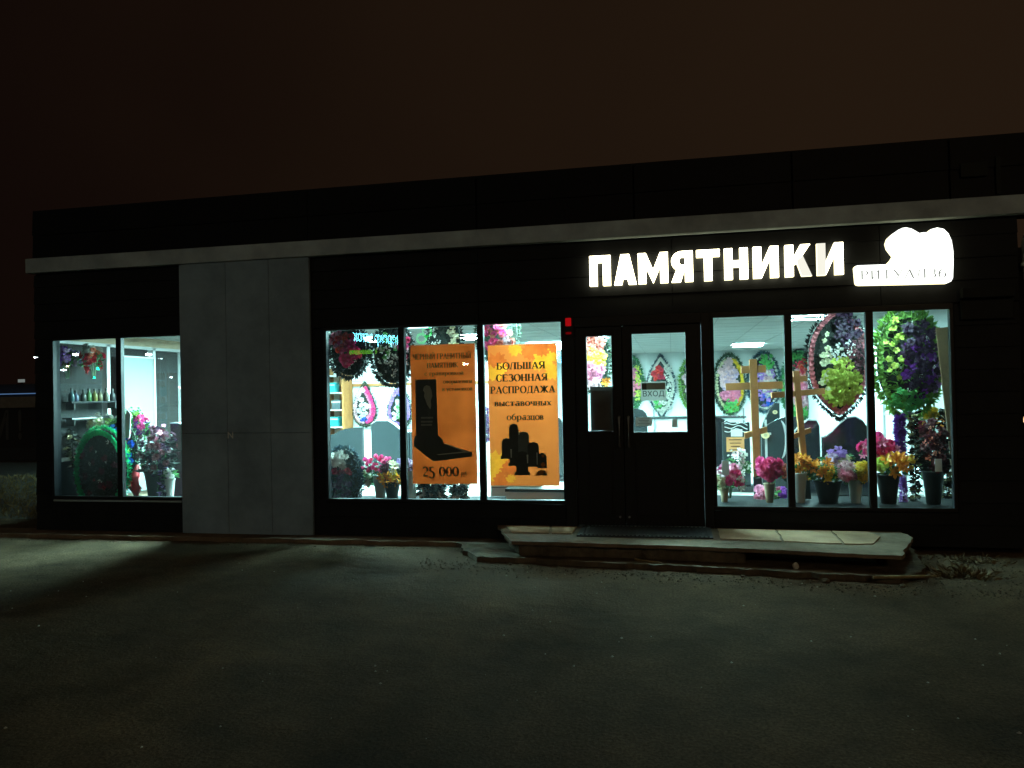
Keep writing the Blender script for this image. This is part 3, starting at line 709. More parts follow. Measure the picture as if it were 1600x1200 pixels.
spots = [(232, 553, 40, .30, (.85, .95, 1), 150), (118, 553, 46, .32, (.8, .9, 1), 140), (99, 578, 60, .34, (.85, .95, 1), 130), (105, 572, 52, .2, (1, .75, .45), 90), (250, 560, 55, .2, (.9, .95, 1), 90),
         (283, 604, 75, .55, (1, .97, .85), 130), (267, 589, 70, .25, (.9, .95, 1), 90),
         (727, 568, 34, .22, (1, .78, .5), 130), (672, 561, 42, .22, (1, .8, .55), 130), (655, 581, 50, .2, (1, .85, .65), 110), (670, 582, 46, .24, (1, .85, .6), 130), (698, 583, 50, .22, (1, .85, .6), 120), (712, 583, 60, .2, (1, .85, .6), 90)]
for i_, (px, py, L_, sz, cl, st) in enumerate(spots):
    q = mirror(px, py, L_)
    street_lamp('lit street lamp across the street, seen only as a reflection in the panes', q, sz, cl, st, 'street lamps across the street')
# the lamps that stand nearer, above the photographer's side of the road
for x, y, z_, st, cl, lb_ in ((9, -24, 11.0, 1150, (1, .70, .38), 'tall warm street lamp behind the photographer to the right'), (-16, -30, 11.0, 520, (1, .80, .55), 'tall warm street lamp behind the photographer to the left')):
    street_lamp(lb_, Vector((x, y, z_)), .36, cl, st, 'tall street lamps behind the photographer', arm=1.8)

# ------------------------------------------------------------------ ceiling lamps in the shop
def ceiling_light(label, x, y, lx=.6, ly=.6, tall=.03):
    t = thing('ceiling_light', label, 'ceiling lamp', (x, y, ZC-.012), 'ceiling lamps in the shop')
    s = MB()
    s.box(-lx/2, lx/2, -ly/2, -ly/2+.02, -tall, 0); s.box(-lx/2, lx/2, ly/2-.02, ly/2, -tall, 0)
    s.box(-lx/2, -lx/2+.02, -ly/2+.02, ly/2-.02, -tall, 0); s.box(lx/2-.02, lx/2, -ly/2+.02, ly/2-.02, -tall, 0)
    s.build('frame', M['white_pvc'], t)
    s = MB(); s.box(-lx/2+.021, lx/2-.021, -ly/2+.021, ly/2-.021, -tall+.004, -.004); s.build('diffuser', M['led'], t)
lamps = [(-2.6, .30, 'narrow added ceiling tube, unseen behind the glass above the two posters'), (-1.95, 6.2, 'added ceiling panel brightening the walls deep in the hall behind the sale poster'), (2.0, .42, 'added ceiling panel close to the glass, unseen, brightening the two big hanging wreaths'), (1.80, 2.35, 'lit ceiling panel seen at the top of the middle pane beside the pink rimmed wreath'), (1.55, 8.4, 'lit ceiling panel far back above the taller wooden cross'),  # tube, hall panel and wreath panel are added to brighten ground, walls, wreaths
         (-1.35, 5.0, 'lit ceiling panel above the aisle behind the narrow door pane'), (-1.6, .78, 'lit ceiling panel close to the glass above the sale poster'), (-1.7, 8.9, 'lit ceiling panel before the far wall behind the narrow door pane'),
         (2.70, 5.2, 'lit ceiling panel near the right wall of the hall'), (-3.2, 1.1, 'lit ceiling panel behind the hanging dark wreaths'), (-4.6, 3.4, 'lit ceiling panel above the rounded granite stones'),
         (-5.30, 1.45, 'added oversized ceiling panel hidden inside the shop behind the grey pier'), (-.3, .9, 'lit ceiling panel just inside the entrance doors'), (-2.9, 3.6, 'lit ceiling panel before the partition behind the price poster')]  # panel behind the pier is added, hidden, to brighten the ground outside
for x, y, lb_ in lamps: ceiling_light(lb_, x, y, *((1.2, 1.2) if x in (-5.30, -1.95) else (.6, .11) if y == .42 else (1.0, .06) if y == .30 else (.6, .22) if y == 2.35 else (.6, .6)))

# ------------------------------------------------------------------ flowers
PAL = dict(rimpink=(.62, .15, .19), white=(.78, .76, .70), cream=(.72, .66, .42), pink=(.80, .25, .40), hotpink=(.80, .05, .25), rose=(.62, .02, .12), red=(.55, .015, .03), dkred=(.22, .008, .03), orange=(.85, .32, .03),
           yellow=(.85, .58, .04), lime=(.56, .68, .10), purple=(.22, .03, .38), violet=(.42, .22, .62), dkpurple=(.034, .007, .036), blue=(.02, .12, .62), lilac=(.60, .42, .62), coral=(.80, .22, .16),
           palepink=(.80, .52, .58), green=(.10, .42, .10), dusty=(.17, .06, .10), maroon=(.10, .02, .03))
PM = {k: mat('petal_'+k, v, .5, rnd=.22, trans=.3) for k, v in PAL.items()}
def petal(mb, ang, ln, wd, tilt, curl, cup, r0=.05, tip=.35, z0=0.):
    ca, sa = math.cos(ang), math.sin(ang); ct, st = math.cos(tilt), math.sin(tilt); vs = []
    prof = ((0, .35), (.35, .85), (.7, 1.0), (1, tip))
    for t, wv in prof:
        for u in (-1, 0, 1):
            x = r0 + t*ln*ct + curl*t*t*st*.5; y = u*wd*wv*.5; z = z0 + t*ln*st - curl*t*t*ct + cup*u*u*wd
            vs.append((x*ca-y*sa, x*sa+y*ca, z))
    fs = []
    for i in range(3):
        for j in range(2): fs.append((i*3+j, i*3+j+1, i*3+j+4, i*3+j+3))
    mb.add(vs, fs)
_fm = {}
def flower_mesh(kind, colour, variant=0):
    k = (kind, colour, variant)
    if k in _fm: return _fm[k]
    r = random.Random(hash((len(kind), variant))); s = MB(); j = lambda a: r.uniform(-a, a)
    if kind == 'rose':
        for n, ln, wd, tl, cu in ((3, .42, .5, 1.35, -.05), (4, .6, .62, 1.05, .1), (5, .85, .8, .65, .25), (6, 1.0, .85, .28, .3)):
            o = r.uniform(0, 6)
            for i in range(n): petal(s, o+i*6.283/n+j(.15), ln*(1+j(.08)), wd, tl+j(.1), cu, .12, .05, .75)
    elif kind == 'lily':
        for i in range(6): petal(s, i*1.047+j(.1), 1.15*(1+j(.1)), .5, .75+j(.15), .45, .2, .03, .05)
        for i in range(3): petal(s, i*2.09+j(.3), .55, .06, 1.2, 0, 0, .02, .8)
    elif kind == 'mum':
        for n, ln, tl in ((7, .45, 1.2), (10, .75, .8), (12, .98, .4), (13, 1.05, .08)):
            o = r.uniform(0, 6)
            for i in range(n): petal(s, o+i*6.283/n+j(.12), ln*(1+j(.14)), .28, tl+j(.15), .15, .1, .02, .4)
    elif kind == 'orchid':
        for i in range(5): petal(s, i*1.257+j(.2), .95*(1+j(.12)), .78, .35+j(.25), .15, -.1, .02, .5)
        for i in range(3): petal(s, i*2.09+.5, .4, .35, 1.0, .1, .2, .02, .5)
    elif kind == 'tulip':
        for n, ln in ((3, 1.15), (3, 1.2)):
            for i in range(n): petal(s, i*2.094+(1.05 if ln > 1.16 else 0)+j(.1), ln, .95, 1.2, -.15+j(.1), .1, .1, .2)
    else:   # small sprig of buds
        for i in range(9):
            c = Vector((j(.9), j(.9), .2+r.random()*.6))
            for q in range(4): petal(s, q*1.57+j(.3), .3, .3, .5, .1, .1, .0, .5); s.v[-12:] = [tuple(Vector(v)+c) for v in s.v[-12:]]
    m = s.mesh('flower'); m.materials.append(PM[colour]); _fm[k] = m
    return m
def flower(parent, kind, colour, loc, d, size, rr, name='flower'):
    o = bpy.data.objects.new(name, flower_mesh(kind, colour, rr.randrange(3))); COL.objects.link(o); o.parent = parent
    q = Vector(d).normalized().to_track_quat('Z', 'Y') @ Quaternion((0, 0, 1), rr.uniform(0, 6.28))
    o.location = loc; o.rotation_mode = 'QUATERNION'; o.rotation_quaternion = q
    k = size*rr.uniform(.72, 1.22)/2; o.scale = (k, k, k)
    return o
def outline(shape, a, b, n=44):
    P = []
    for i in range(n):
        t = 2*math.pi*i/n
        if shape == 'oval': x, z = math.sin(t), math.cos(t)
        elif shape == 'drop': x, z = 1.14*math.sin(t)*math.sin(t/2)**.9*1.02, math.cos(t)
        else:
            z = math.cos(t); x = math.copysign((1-abs(z)**(2.7 if shape == 'lens' else 1.75)), math.sin(t)) if abs(math.sin(t)) > 1e-6 else 0
        P.append((-x*a, z*b))       # counter-clockwise seen from -y
    return P[::-1] if False else P
def wreath(label, box, y, shape, needles, zones, rim=None, group=None, tilt=0., fringe=.05, dense=1., seed=0, flip=False, rz=0., inner=None):
    """box: photo rectangle; zones: (kind, colour, n, cx, cz, rx, rz, size in m); flip = turned towards the shop"""
    cx, z0, z1, wd = pbox(*box, y); a, b = wd/2*.93, (z1-z0)/2*.95
    rr = random.Random(seed or sum(map(ord, label)))
    t = thing('funeral_wreath', label, 'wreath', (cx, y, (z0+z1)/2), group, math.pi if flip else rz)
    t.rotation_euler.x = tilt
    P = outline(shape, a, b); s = MB(); s.prism([(x*.94, z*.94) for x, z in P], 0, .03); s.build('backing', M['backing'], t)
    s = MB(); s_in = MB(); n = int(900*dense*math.sqrt(a*b)/.45)
    for k in range(n):
        i = rr.random()*len(P); i0 = int(i); p = Vector(P[i0]).lerp(Vector(P[(i0+1) % len(P)]), i-i0)
        f = 1.0 if k % 2 else math.sqrt(rr.random())
        d = Vector((p.x*f, 0, p.y*f)); o = Vector((p.x/a, 0, p.y/b)).normalized()
        dr = o*(1.0 if f == 1 else .6)+Vector((rr.gauss(0, .5), -abs(rr.gauss(.35, .4)), rr.gauss(0, .5)))
        random.seed(k); (s if f == 1 or not inner else s_in).blade(d*.97+Vector((0, -.008, 0)), dr, fringe*rr.uniform(.5, 1.1), fringe*.28, .5)
        if k % 3 == 0: random.seed(k+9); s.blade(d*.97+Vector((0, .03, 0)), Vector((dr.x, abs(dr.y), dr.z)), fringe*rr.uniform(.5, 1.1), fringe*.28, .5)
    s.build('foliage', needles, t)
    if inner: s_in.build('inner_foliage', inner, t)
    if rim:
        s = MB(); col, rs = rim; N = int(2.6*math.pi*math.sqrt((a*a+b*b)/2)/rs)
        for k in range(N):
            i = k/N*len(P); i0 = int(i); p = Vector(P[i0]).lerp(Vector(P[(i0+1) % len(P)]), i-i0)*.88
            for q in range(5):
                petal(s, q*1.257+rr.uniform(0, .5), rs*.55, rs*.5, .5, .1*rs, .1, 0, .5)
                s.v[-12:] = [(x+p.x, -.035-z_, y_+p.y) for x, y_, z_ in s.v[-12:]]
        s.build('trim', PM[col] if isinstance(col, str) else col, t)
    for kind, colour, n, zx, zz, rx, rz_, size in zones:
        if kind.startswith('ring:'):     # a row of blooms along the outline from fraction zx to zz, at rx of the radius
            for k in range(n):
                i = ((zx+(zz-zx)*k/max(1, n-1)) % 1)*len(P); i0 = int(i) % len(P); p = Vector(P[i0]).lerp(Vector(P[(i0+1) % len(P)]), i-int(i))*rx
                flower(t, kind[5:], colour, (p.x, -.045, p.y), (p.x/a*.4, -1, p.y/b*.4), size, rr)
            continue
        for k in range(n):
            q = math.sqrt((k+.5)/n); an = k*2.39996+rr.uniform(-.25, .25)
            u, v = zx+rx*q*math.cos(an), zz+rz_*q*math.sin(an)
            yy = -.045-.05*(1-min(1, u*u+v*v))*rr.uniform(.5, 1.3)
            flower(t, kind, colour, (u*a, yy, v*b), (u*.5+rr.gauss(0, .25), -1, v*.5+rr.gauss(0, .25)), size, rr)
    return t
def vase(label, box, y, m, group='flower vases', tall=None):
    cx, z0, z1, wd = pbox(*box, y)
    if tall is not None: z0 = tall
    h = z1-z0; r = wd/2; s = MB()
    s.lathe([(r*.55, 0), (r*.60, h*.02), (r*.74, h*.45), (r*.92, h*.93), (r*1.0, h*.96), (r*1.0, h), (r*.9, h), (r*.86, h*.9), (r*.5, h*.3)], 20)
    return tag(s.build('flower_vase', m, loc=(cx, y, z0), smooth=True), label, 'vase', group)
def bouquet(label, box, y, zones, leaf=None, group='bouquets', base=None, nl=70, leaf_ln=.11, seed=0, spill=0.):
    """box: photo rectangle of the flower head; zones: (kind, colour, n, cx, cz, rx, rz, size)"""
    cx, z0, z1, wd = pbox(*box, y); a, b = wd/2, (z1-z0)/2; zc = (z0+z1)/2
    rr = random.Random(seed or sum(map(ord, label)))
    base = z0-.03 if base is None else base
    t = thing('flower_bouquet', label, 'bouquet', (cx, y, base), group); dz = zc-base
    s = MB()
    for k in range(nl):
        an = rr.uniform(0, 6.28); q = rr.random()
        p = Vector((a*.75*q*math.cos(an), a*.5*q*math.sin(an), dz+b*rr.uniform(-.8, .25)))
        random.seed(k); s.blade(p, Vector((math.cos(an)*1.2, math.sin(an)-.3, rr.uniform(-.5, .6))), leaf_ln*rr.uniform(.5, 1.1), leaf_ln*.35, .6)
    s.build('leaves', leaf or M['leaf'], t)
    s = MB()
    for k in range(5):
        an = k*1.26; s.tube([(.012*math.cos(an), .012*math.sin(an), .0), (.03*math.cos(an), .03*math.sin(an), dz*.5), (a*.5*math.cos(an), a*.4*math.sin(an), dz-b*.1)], .006, 5)
    s.build('stems', M['leaf'], t)
    for kind, colour, n, zx, zz, rx, rz_, size in zones:
        for k in range(n):
            q = math.sqrt((k+.5)/n); an = k*2.39996+rr.uniform(-.3, .3)
            u, v = zx+rx*q*math.cos(an), zz+rz_*q*math.sin(an)
            yy = -min(a, .22)*math.sqrt(max(0, 1-min(1, (u*u+v*v)*.8)))*rr.uniform(.6, 1.1)
            flower(t, kind, colour, (u*a, yy, dz+v*b), (u+rr.gauss(0, .25), -.9, v*.8+.35+rr.gauss(0, .25)), size, rr)
            if k % 2: # back side of the bunch
                flower(t, kind, colour, (-u*a*.9, -yy*.8, dz+v*b*.9), (-u, .9, v*.8+.4), size, rr)
    return t
def garland(label, box, y, m, n=60, ln=.10, m2=None, cat='garland', name='tinsel_garland', group=None):
    cx, z0, z1, wd = pbox(*box, y); h = z1-z0; a = wd/2
    t = thing(name, label, cat, (cx, y, z0), group); rr = random.Random(sum(map(ord, label)))
    s = MB(); s.tube([(0, .01, 0), (.01, 0, h*.5), (0, .01, h)], .008, 6); s.build('cord', M['backing'], t)
    for mm, nm, k in ((m, 'strands', n), (m2, 'highlights', n//3)):
        if not mm: continue
        s = MB()
        for i in range(k):
            zz = h*rr.random(); an = rr.uniform(0, 6.28); random.seed(i)
            s.blade((0, 0, zz), Vector((math.cos(an), math.sin(an), rr.uniform(-.6, .5))), a*rr.uniform(.7, 1.15), ln*rr.uniform(.2, .45), .9)
        s.build(nm, mm, t)
    return t
def gravestone(label, prof, box, y, m=None, thick=.09, edge=None, group='gravestones', rz=0., engr=None):
    """prof: top outline as fractions (0..1 across, 0..1 up)"""
    cx, z0, z1, wd = pbox(*box, y); h = z1-ZF-.08
    t = thing('gravestone', label, 'gravestone', (cx, y, ZF), group, rz)
    P = [(-wd/2, .08), (wd/2, .08)] + [((u-.5)*wd, .08+v*h) for u, v in prof]
    s = MB(); s.prism(P, -thick/2, thick/2); o = s.build('stele', m or M['granite'], t, bevel=.006)
    if edge:
        s = MB(); K = [((u-.5)*wd, .08+v*h) for u, v in prof]
        for i in range(len(K)-1):
            (xa, za), (xb, zb) = K[i], K[i+1]
            s.add([(xa, -thick/2-.002, za), (xb, -thick/2-.002, zb), (xb, -thick/2-.002, zb-.014), (xa, -thick/2-.002, za-.014), (xa, thick/2+.002, za+.002), (xb, thick/2+.002, zb+.002)], [(3, 2, 1, 0), (0, 1, 5, 4)])
        s.build('rough_edge', M['gedge'], t)
    s = MB(); s.box(-wd/2-.05, wd/2+.05, -.13, .13, 0, .079); s.build('plinth', M['granite'], t, bevel=.008)
    return t
ARCH = [(1, .86), (.96, .92), (.86, .97), (.7, .995), (.5, 1), (.3, .985), (.14, .95), (.04, .9), (0, .84)]
WAVE = [(1, .80), (.9, .86), (.8, .95), (.66, 1), (.5, .985), (.36, .92), (.2, .82), (.08, .76), (0, .74)]
WAVE_M = [(1-u, v) for u, v in WAVE][::-1]
HALF = [(1, 1), (.75, 1.0), (.5, .975), (.3, .94), (.16, .88), (.06, .86), (0, .86)]
SLOPE = [(1, .82), (.8, .9), (.55, .97), (.3, 1), (0, 1)]
SLOPE_M = [(1-u, v) for u, v in SLOPE][::-1]
def card(label, box, y, m, cat='card', name='price_card', lines=0, group=None, ink=None):
    cx, z0, z1, wd = pbox(*box, y); h = z1-z0
    t = thing(name, label, cat, (cx, y, z0), group)
    s = MB(); s.box(-wd/2, wd/2, 0, .003, 0, h); s.build('sheet', m, t)
    if lines:
        s = MB()
        for k in range(lines):
            zz = h*(.82-.68*k/max(1, lines-1 or 1)); ww = wd*(.36-.05*(k % 3)); s.box(-ww, ww, -.0015, -.0005, zz-h*.025, zz+h*.025)
        s.build('print', ink or M['greyink'], t)
    return t
def cross(label, x, y, zt, zb, wlong, wshort, zlong, zshort, zslant, bar=.075, th=.045, lean=0., rz=0., foot=.3):
    t = thing('wooden_cross', label, 'cross', (x, y, zb-foot), 'wooden crosses', rz); t.rotation_euler.y = lean; b = zb-foot
    s = MB(); s.box(-bar/2, bar/2, -th/2, th/2, zb-b, zt-b); s.build('upright', M['wood'], t, bevel=.004)
    for nm, zz, wv, hh in (('long_bar', zlong, wlong, bar), ('short_bar', zshort, wshort, bar)):
        s = MB(); s.box(-wv/2, -bar/2-.0005, -th/2+.003, th/2-.003, zz-hh/2-b, zz+hh/2-b); s.box(bar/2+.0005, wv/2, -th/2+.003, th/2-.003, zz-hh/2-b, zz+hh/2-b); s.build(nm, M['wood'], t, bevel=.003)
    s = MB(); k = wshort*.92/2; r_ = .28
    for sg in (-1, 1):
        x0, x1 = sg*(bar/2+.0005), sg*k
        P = [(x0, zslant-b+x0*r_-bar*.42), (x1, zslant-b+x1*r_-bar*.42), (x1, zslant-b+x1*r_+bar*.42), (x0, zslant-b+x0*r_+bar*.42)]
        s.prism(P if sg > 0 else P[::-1], -th/2+.003, th/2-.003)
    s.build('slanted_bar', M['wood'], t, bevel=.003)
    s = MB(); s.box(-bar*.55, bar*.55, -th*.6, th*.6, 0, foot-.0005); s.build('dark_foot', M['vase_d'], t)
    return t

# ------------------------------------------------------------------ right display window
wreath('oval yellow rimmed wreath with pink and white blooms on far wall left of taller cross', (1115, 552, 1165, 648), 10.93, 'oval', M['needle'],
       [('orchid', 'palepink', 34, -.10, .32, .58, .50, .15), ('orchid', 'lilac', 20, .05, .1, .58, .5, .14), ('mum', 'pink', 20, .05, -.38, .58, .24, .15), ('ring:mum', 'yellow', 26, .52, .95, .86, 0, .10), ('ring:mum', 'cream', 22, .05, .48, .86, 0, .08), ('spray', 'green', 8, .1, -.75, .4, .15, .2)], None, 'wreaths on the far wall', fringe=.1)
wreath('oval blue black wreath with violet and white blooms on far wall behind the taller cross', (1168, 549, 1219, 645), 10.93, 'oval', M['needle_bl'],
       [('rose', 'white', 18, .2, -.05, .55, .45, .15), ('orchid', 'violet', 16, 0, -.2, .6, .6, .16), ('spray', 'green', 8, .1, .62, .35, .2, .22), ('rose', 'palepink', 8, .2, .05, .4, .3, .15), ('orchid', 'blue', 6, .2, -.55, .4, .3, .14), ('ring:mum', 'white', 40, .0, .97, .9, 0, .06), ('orchid', 'violet', 16, .1, .3, .55, .3, .15), ('rose', 'palepink', 10, .25, -.1, .45, .3, .15)], None, 'wreaths on the far wall', fringe=.1)
wreath('oval bright green wreath with pink blooms on far wall behind the shorter cross', (1221, 548, 1274, 658), 10.93, 'oval', M['needle_gr'],
       [('rose', 'pink', 16, 0, -.1, .5, .3, .18), ('rose', 'coral', 8, .2, .35, .4, .25, .14), ('rose', 'palepink', 12, .1, -.5, .6, .22, .15), ('spray', 'green', 10, 0, -.75, .5, .15, .22), ('spray', 'red', 4, .1, .55, .4, .15, .18), ('ring:mum', 'green', 30, 0, .97, .9, 0, .14), ('orchid', 'palepink', 14, 0, .2, .6, .4, .14)], None, 'wreaths on the far wall', fringe=.12)
wreath('big pink rimmed wreath with lime green orchids hanging near the window top', (1257, 470, 1362, 660), .92, 'lens', M['needle_bk'],
       [('orchid', 'lime', 50, .06, -.36, .56, .40, .115), ('orchid', 'dkpurple', 16, .3, .55, .45, .3, .10), ('orchid', 'maroon', 14, .55, .1, .35, .35, .09), ('spray', 'white', 12, .1, .18, .45, .15, .07), ('orchid', 'cream', 14, -.42, .0, .18, .55, .08), ('spray', 'leafy', 0, 0, 0, 0, 0, .1)][:5], ('rimpink', .06), None, fringe=.06, dense=1.2)
wreath('big green wreath with dark purple orchids hanging at the right of the window', (1364, 478, 1472, 652), .75, 'oval', M['leaf_lime'],
       [('orchid', 'dkpurple', 38, .32, .05, .60, .72, .13), ('orchid', 'purple', 16, .35, -.1, .55, .6, .11), ('spray', 'white', 8, .2, .1, .7, .7, .04), ('orchid', 'lime', 12, -.45, .2, .3, .6, .08), ('orchid', 'green', 16, -.05, -.72, .6, .2, .09), ('orchid', 'violet', 8, .85, -.25, .1, .35, .08)], (M['leaf_lime'], .06), None, fringe=.10, dense=1.1)
p = at(1182, 600, .95)
cross('taller light wood orthodox cross standing in the right display window', p.x-.01, .95, at(1182, 561, .95).z, at(1182, 745, .95).z, at(1226, 605, .95).x-at(1137, 605, .95).x, .265, at(1182, 603, .95).z, at(1182, 577, .95).z, at(1182, 676, .95).z, bar=.082, lean=R(-.8), foot=.30)
p = at(1258, 650, 0.62)
cross('shorter leaning light wood orthodox cross behind the dark mullion', p.x, 0.62, at(1251, 579, 0.62).z, at(1258, 750, 0.62).z, at(1294, 612, 0.62).x-at(1208, 612, 0.62).x, .215, at(1253, 614, 0.62).z, at(1253, 592, 0.62).z, at(1253, 677, 0.62).z, bar=.062, lean=R(-3.6), rz=R(8), foot=.2)
gravestone('black granite gravestone with a sloping top at the left edge of the right window', SLOPE, (1098, 650, 1152, 760), 3.6)
gravestone('dark gravestone with white carved waves behind the orange card', [(1, 1), (0, 1)], (1129, 660, 1172, 760), 2.9, M['granite2'])
gravestone('tall dark arched gravestone standing behind the taller cross', [(1, 1), (.8, 1), (.5, .9), (.25, .75), (0, .55)], (1186, 630, 1219, 760), 4.2, M['granite2'])
gravestone('grey granite gravestone with white carved cross and curl, right of the taller cross', SLOPE_M, (1190, 651, 1250, 770), 2.6, M['granite2'])
gravestone('black gravestone with a pale sloping edge behind the shorter cross', [(1, .9), (.9, .99), (.6, 1), (.3, .9), (0, .78)], (1236, 655, 1281, 770), 2.5, edge=True)
gravestone('wide black gravestone with wavy pale edged top below the pink rimmed wreath', WAVE, (1285, 650, 1364, 780), 1.9, M['granite'], edge=True)
def carved(label, box, y, pts_list, m=M['gedge']):
    pass
# carving on two of the stones
for par, items in (('dark gravestone with white carved waves behind the orange card', 'waves'), ('grey granite gravestone with white carved cross and curl, right of the taller cross', 'cross')):
    o = [q for q in COL.objects if q.get('label') == par][0]; yl = -.05
    if items == 'waves':
        for k in range(4):
            s = MB(); zb_ = 1.06-.045*k
            s.tube([(-.15+.03*i, yl, zb_-.09+.018*math.sin(i*.9+k)-.02*abs(i-5)/5) for i in range(11)], .006, 5); s.build('carving', M['white_pvc'], o)
    else:
        s = MB(); s.box(-.20, -.17, yl, yl+.002, .45, .98); s.box(-.25, -.12, yl-.003, yl-.001, .78, .81); s.build('carving', M['gedge'], o)
        s = MB(); s.tube([(-.02+.09*math.cos(q*.25), yl, .72+.26*math.sin(q*.25)) for q in range(-5, 6)], [.004, .012, .018, .02, .02, .02, .02, .02, .018, .012, .004], 6); s.build('carving', M['gedge'], o)
card('orange printed card standing before the carved gravestone', (1135, 683, 1163, 706), 1.6, mat('orange_card', (.72, .36, .14), .7, trans=.3), lines=4, ink=M['ink_pale'])
card('plain white card just above the orange card', (1142, 671, 1160, 682), 1.62, M['paper'])
for lb_, px, py, r_ in (('round amber medallion on a dark stone under the blue wreath', 1211, 644, .03), ('oval amber plaque beside the taller cross', 1196, 680, .045)):
    p = at(px, py, 2.5 if px < 1200 else 4.0); s = MB(); s.lathe([(0.001, -.006), (r_*1.0, -.006), (r_, .006), (.001, .006)], 16); s.v = [(x*1.15, -z_, y_) for x, y_, z_ in s.v]
    o = tag(s.build('memorial_plaque', mat('amber_enamel', (.75, .55, .30), .4), loc=p), lb_, 'plaque')
    s = MB(); s.lathe([(.001, -.008), (r_*.5, -.008), (r_*.5, -.0062), (.001, -.0062)], 12); s.v = [(x, z_, y_) for x, y_, z_ in s.v]; s.build('portrait', M['vase_b'], o)
YV = .42; LD = .40
bouquet('small bunch of pink and white roses at the left edge of the right window', (1116, 722, 1162, 764), YV, [('rose', 'hotpink', 6, .35, -.1, .5, .6, .10), ('rose', 'pink', 4, .1, .4, .4, .4, .09), ('rose', 'cream', 4, -.65, -.5, .3, .4, .10), ('rose', 'palepink', 3, -.5, .2, .3, .3, .09), ('lily', 'white', 4, .7, -.3, .3, .6, .09)], base=.44)
vase('narrow beige vase under the pink and white roses', (1124, 762, 1140, 792), YV, M['vase_b'], tall=LD)
bouquet('sprig of tiny white blossoms behind the pink and white roses', (1135, 702, 1170, 745), 1.0, [('spray', 'white', 8, .1, .1, .8, .8, .10), ('spray', 'palepink', 4, 0, .2, .6, .6, .08)])
card('grey tag stuck in the pink and white roses', (1128, 720, 1139, 742), .20, M['paper'], name='price_tag', cat='tag')
bouquet('round bunch of magenta and red roses right of the taller cross', (1181, 711, 1229, 750), YV, [('rose', 'hotpink', 16, -.2, .0, .75, .8, .10), ('rose', 'rose', 8, .15, .1, .6, .6, .10), ('rose', 'coral', 5, .75, -.2, .25, .5, .09)], leaf=M['needle'], base=.44)
vase('tall beige vase under the magenta roses', (1193, 755, 1212, 794), YV, M['vase_b'], tall=LD)
bouquet('low pink and purple blooms behind the beige vase of magenta roses', (1180, 758, 1232, 785), .75, [('rose', 'pink', 7, -.7, -.1, .3, .8, .09), ('orchid', 'purple', 7, .7, .2, .35, .5, .08)], nl=30)
bouquet('orange lilies in the white vase beside the left mullion of the right window', (1236, 709, 1268, 738), YV, [('lily', 'orange', 8, 0, .1, .8, .8, .11), ('lily', 'yellow', 3, .2, .1, .6, .6, .10)], base=.44)
vase('white tapered vase under the orange lilies beside the mullion', (1239, 738, 1262, 795), YV, M['vase_w'], tall=LD)
bouquet('bunch of yellow lilies with green leaves right of the shorter cross', (1266, 714, 1302, 752), YV, [('lily', 'orange', 6, -.1, .2, .8, .7, .11), ('lily', 'yellow', 6, .3, -.3, .7, .6, .10)], base=.44, nl=100)
vase('dark pot under the yellow lilies', (1270, 750, 1318, 795), YV+.02, M['vase_d'], tall=LD)
bouquet('lilac and cream blooms before the wavy black gravestone', (1284, 698, 1332, 738), .62, [('orchid', 'violet', 7, .15, .35, .5, .5, .09), ('mum', 'lilac', 7, -.4, -.2, .5, .5, .09), ('orchid', 'cream', 6, .4, -.1, .4, .5, .08)])
bouquet('pale pink chrysanthemum bunch on the right of the yellow lilies', (1306, 720, 1338, 752), YV-.06, [('mum', 'palepink', 8, 0, .05, .7, .8, .10), ('mum', 'pink', 6, .0, -.2, .6, .6, .10)], nl=40)
bouquet('golden yellow chrysanthemum bunch beside the right mullion', (1334, 722, 1360, 752), YV-.06, [('mum', 'yellow', 12, 0, .0, .8, .8, .10)], nl=40)
vase('white tapered vase under the pale pink and golden chrysanthemums', (1324, 746, 1350, 796), YV, M['vase_w'], tall=LD)
bouquet('large loose bunch of pink gladioli behind the right mullion', (1340, 676, 1398, 722), .6, [('rose', 'hotpink', 14, .0, .1, .8, .8, .10), ('lily', 'pink', 10, .1, -.2, .9, .7, .11)])
bouquet('orange and yellow lilies before the purple tinsel garland', (1366, 706, 1422, 742), YV-.02, [('lily', 'orange', 10, .1, .1, .6, .8, .13), ('tulip', 'yellow', 5, .75, .1, .25, .5, .08), ('rose', 'lime', 5, -.7, .0, .25, .5, .09)], base=.44)
vase('broad dark vase under the orange and yellow lilies', (1368, 740, 1408, 796), YV, M['vase_d'], tall=LD)
garland('bright purple tinsel garland hanging behind the orange and yellow lilies', (1394, 648, 1418, 722), .7, PM['purple'], 420, .09)
garland('pale lilac tinsel garland end hanging right of the broad dark vase', (1402, 742, 1420, 796), .55, PM['violet'], 200, .08)
garland('tall dark foil garland with pale glints left of the brown bouquet', (1416, 645, 1442, 796), .6, M['ribbon'], 220, .12, M['ribbon_gold'])
garland('dark foil garland with gold glints at the right edge of the right window', (1464, 640, 1492, 796), .85, M['ribbon'], 200, .14, M['ribbon_gold'])
bouquet('tall dark brown bouquet with small rusty blooms at the right edge of the window', (1434, 652, 1482, 742), .40, [('rose', 'maroon', 20, 0, 0, .8, .9, .08), ('spray', 'coral', 8, -.2, .1, .6, .6, .06), ('mum', 'maroon', 12, .1, -.2, .8, .8, .08), ('spray', 'orange', 4, .2, .7, .5, .2, .06)], leaf=M['needle_bk'], base=.5, nl=220)
vase('tall dark pot under the dark brown bouquet', (1440, 735, 1477, 797), .40, M['vase_d'], tall=LD)
bouquet('yellow blossom sprig high behind the dark brown bouquet', (1444, 634, 1466, 656), .9, [('mum', 'yellow', 6, 0, 0, .8, .8, .09)], base=1.0, nl=20)
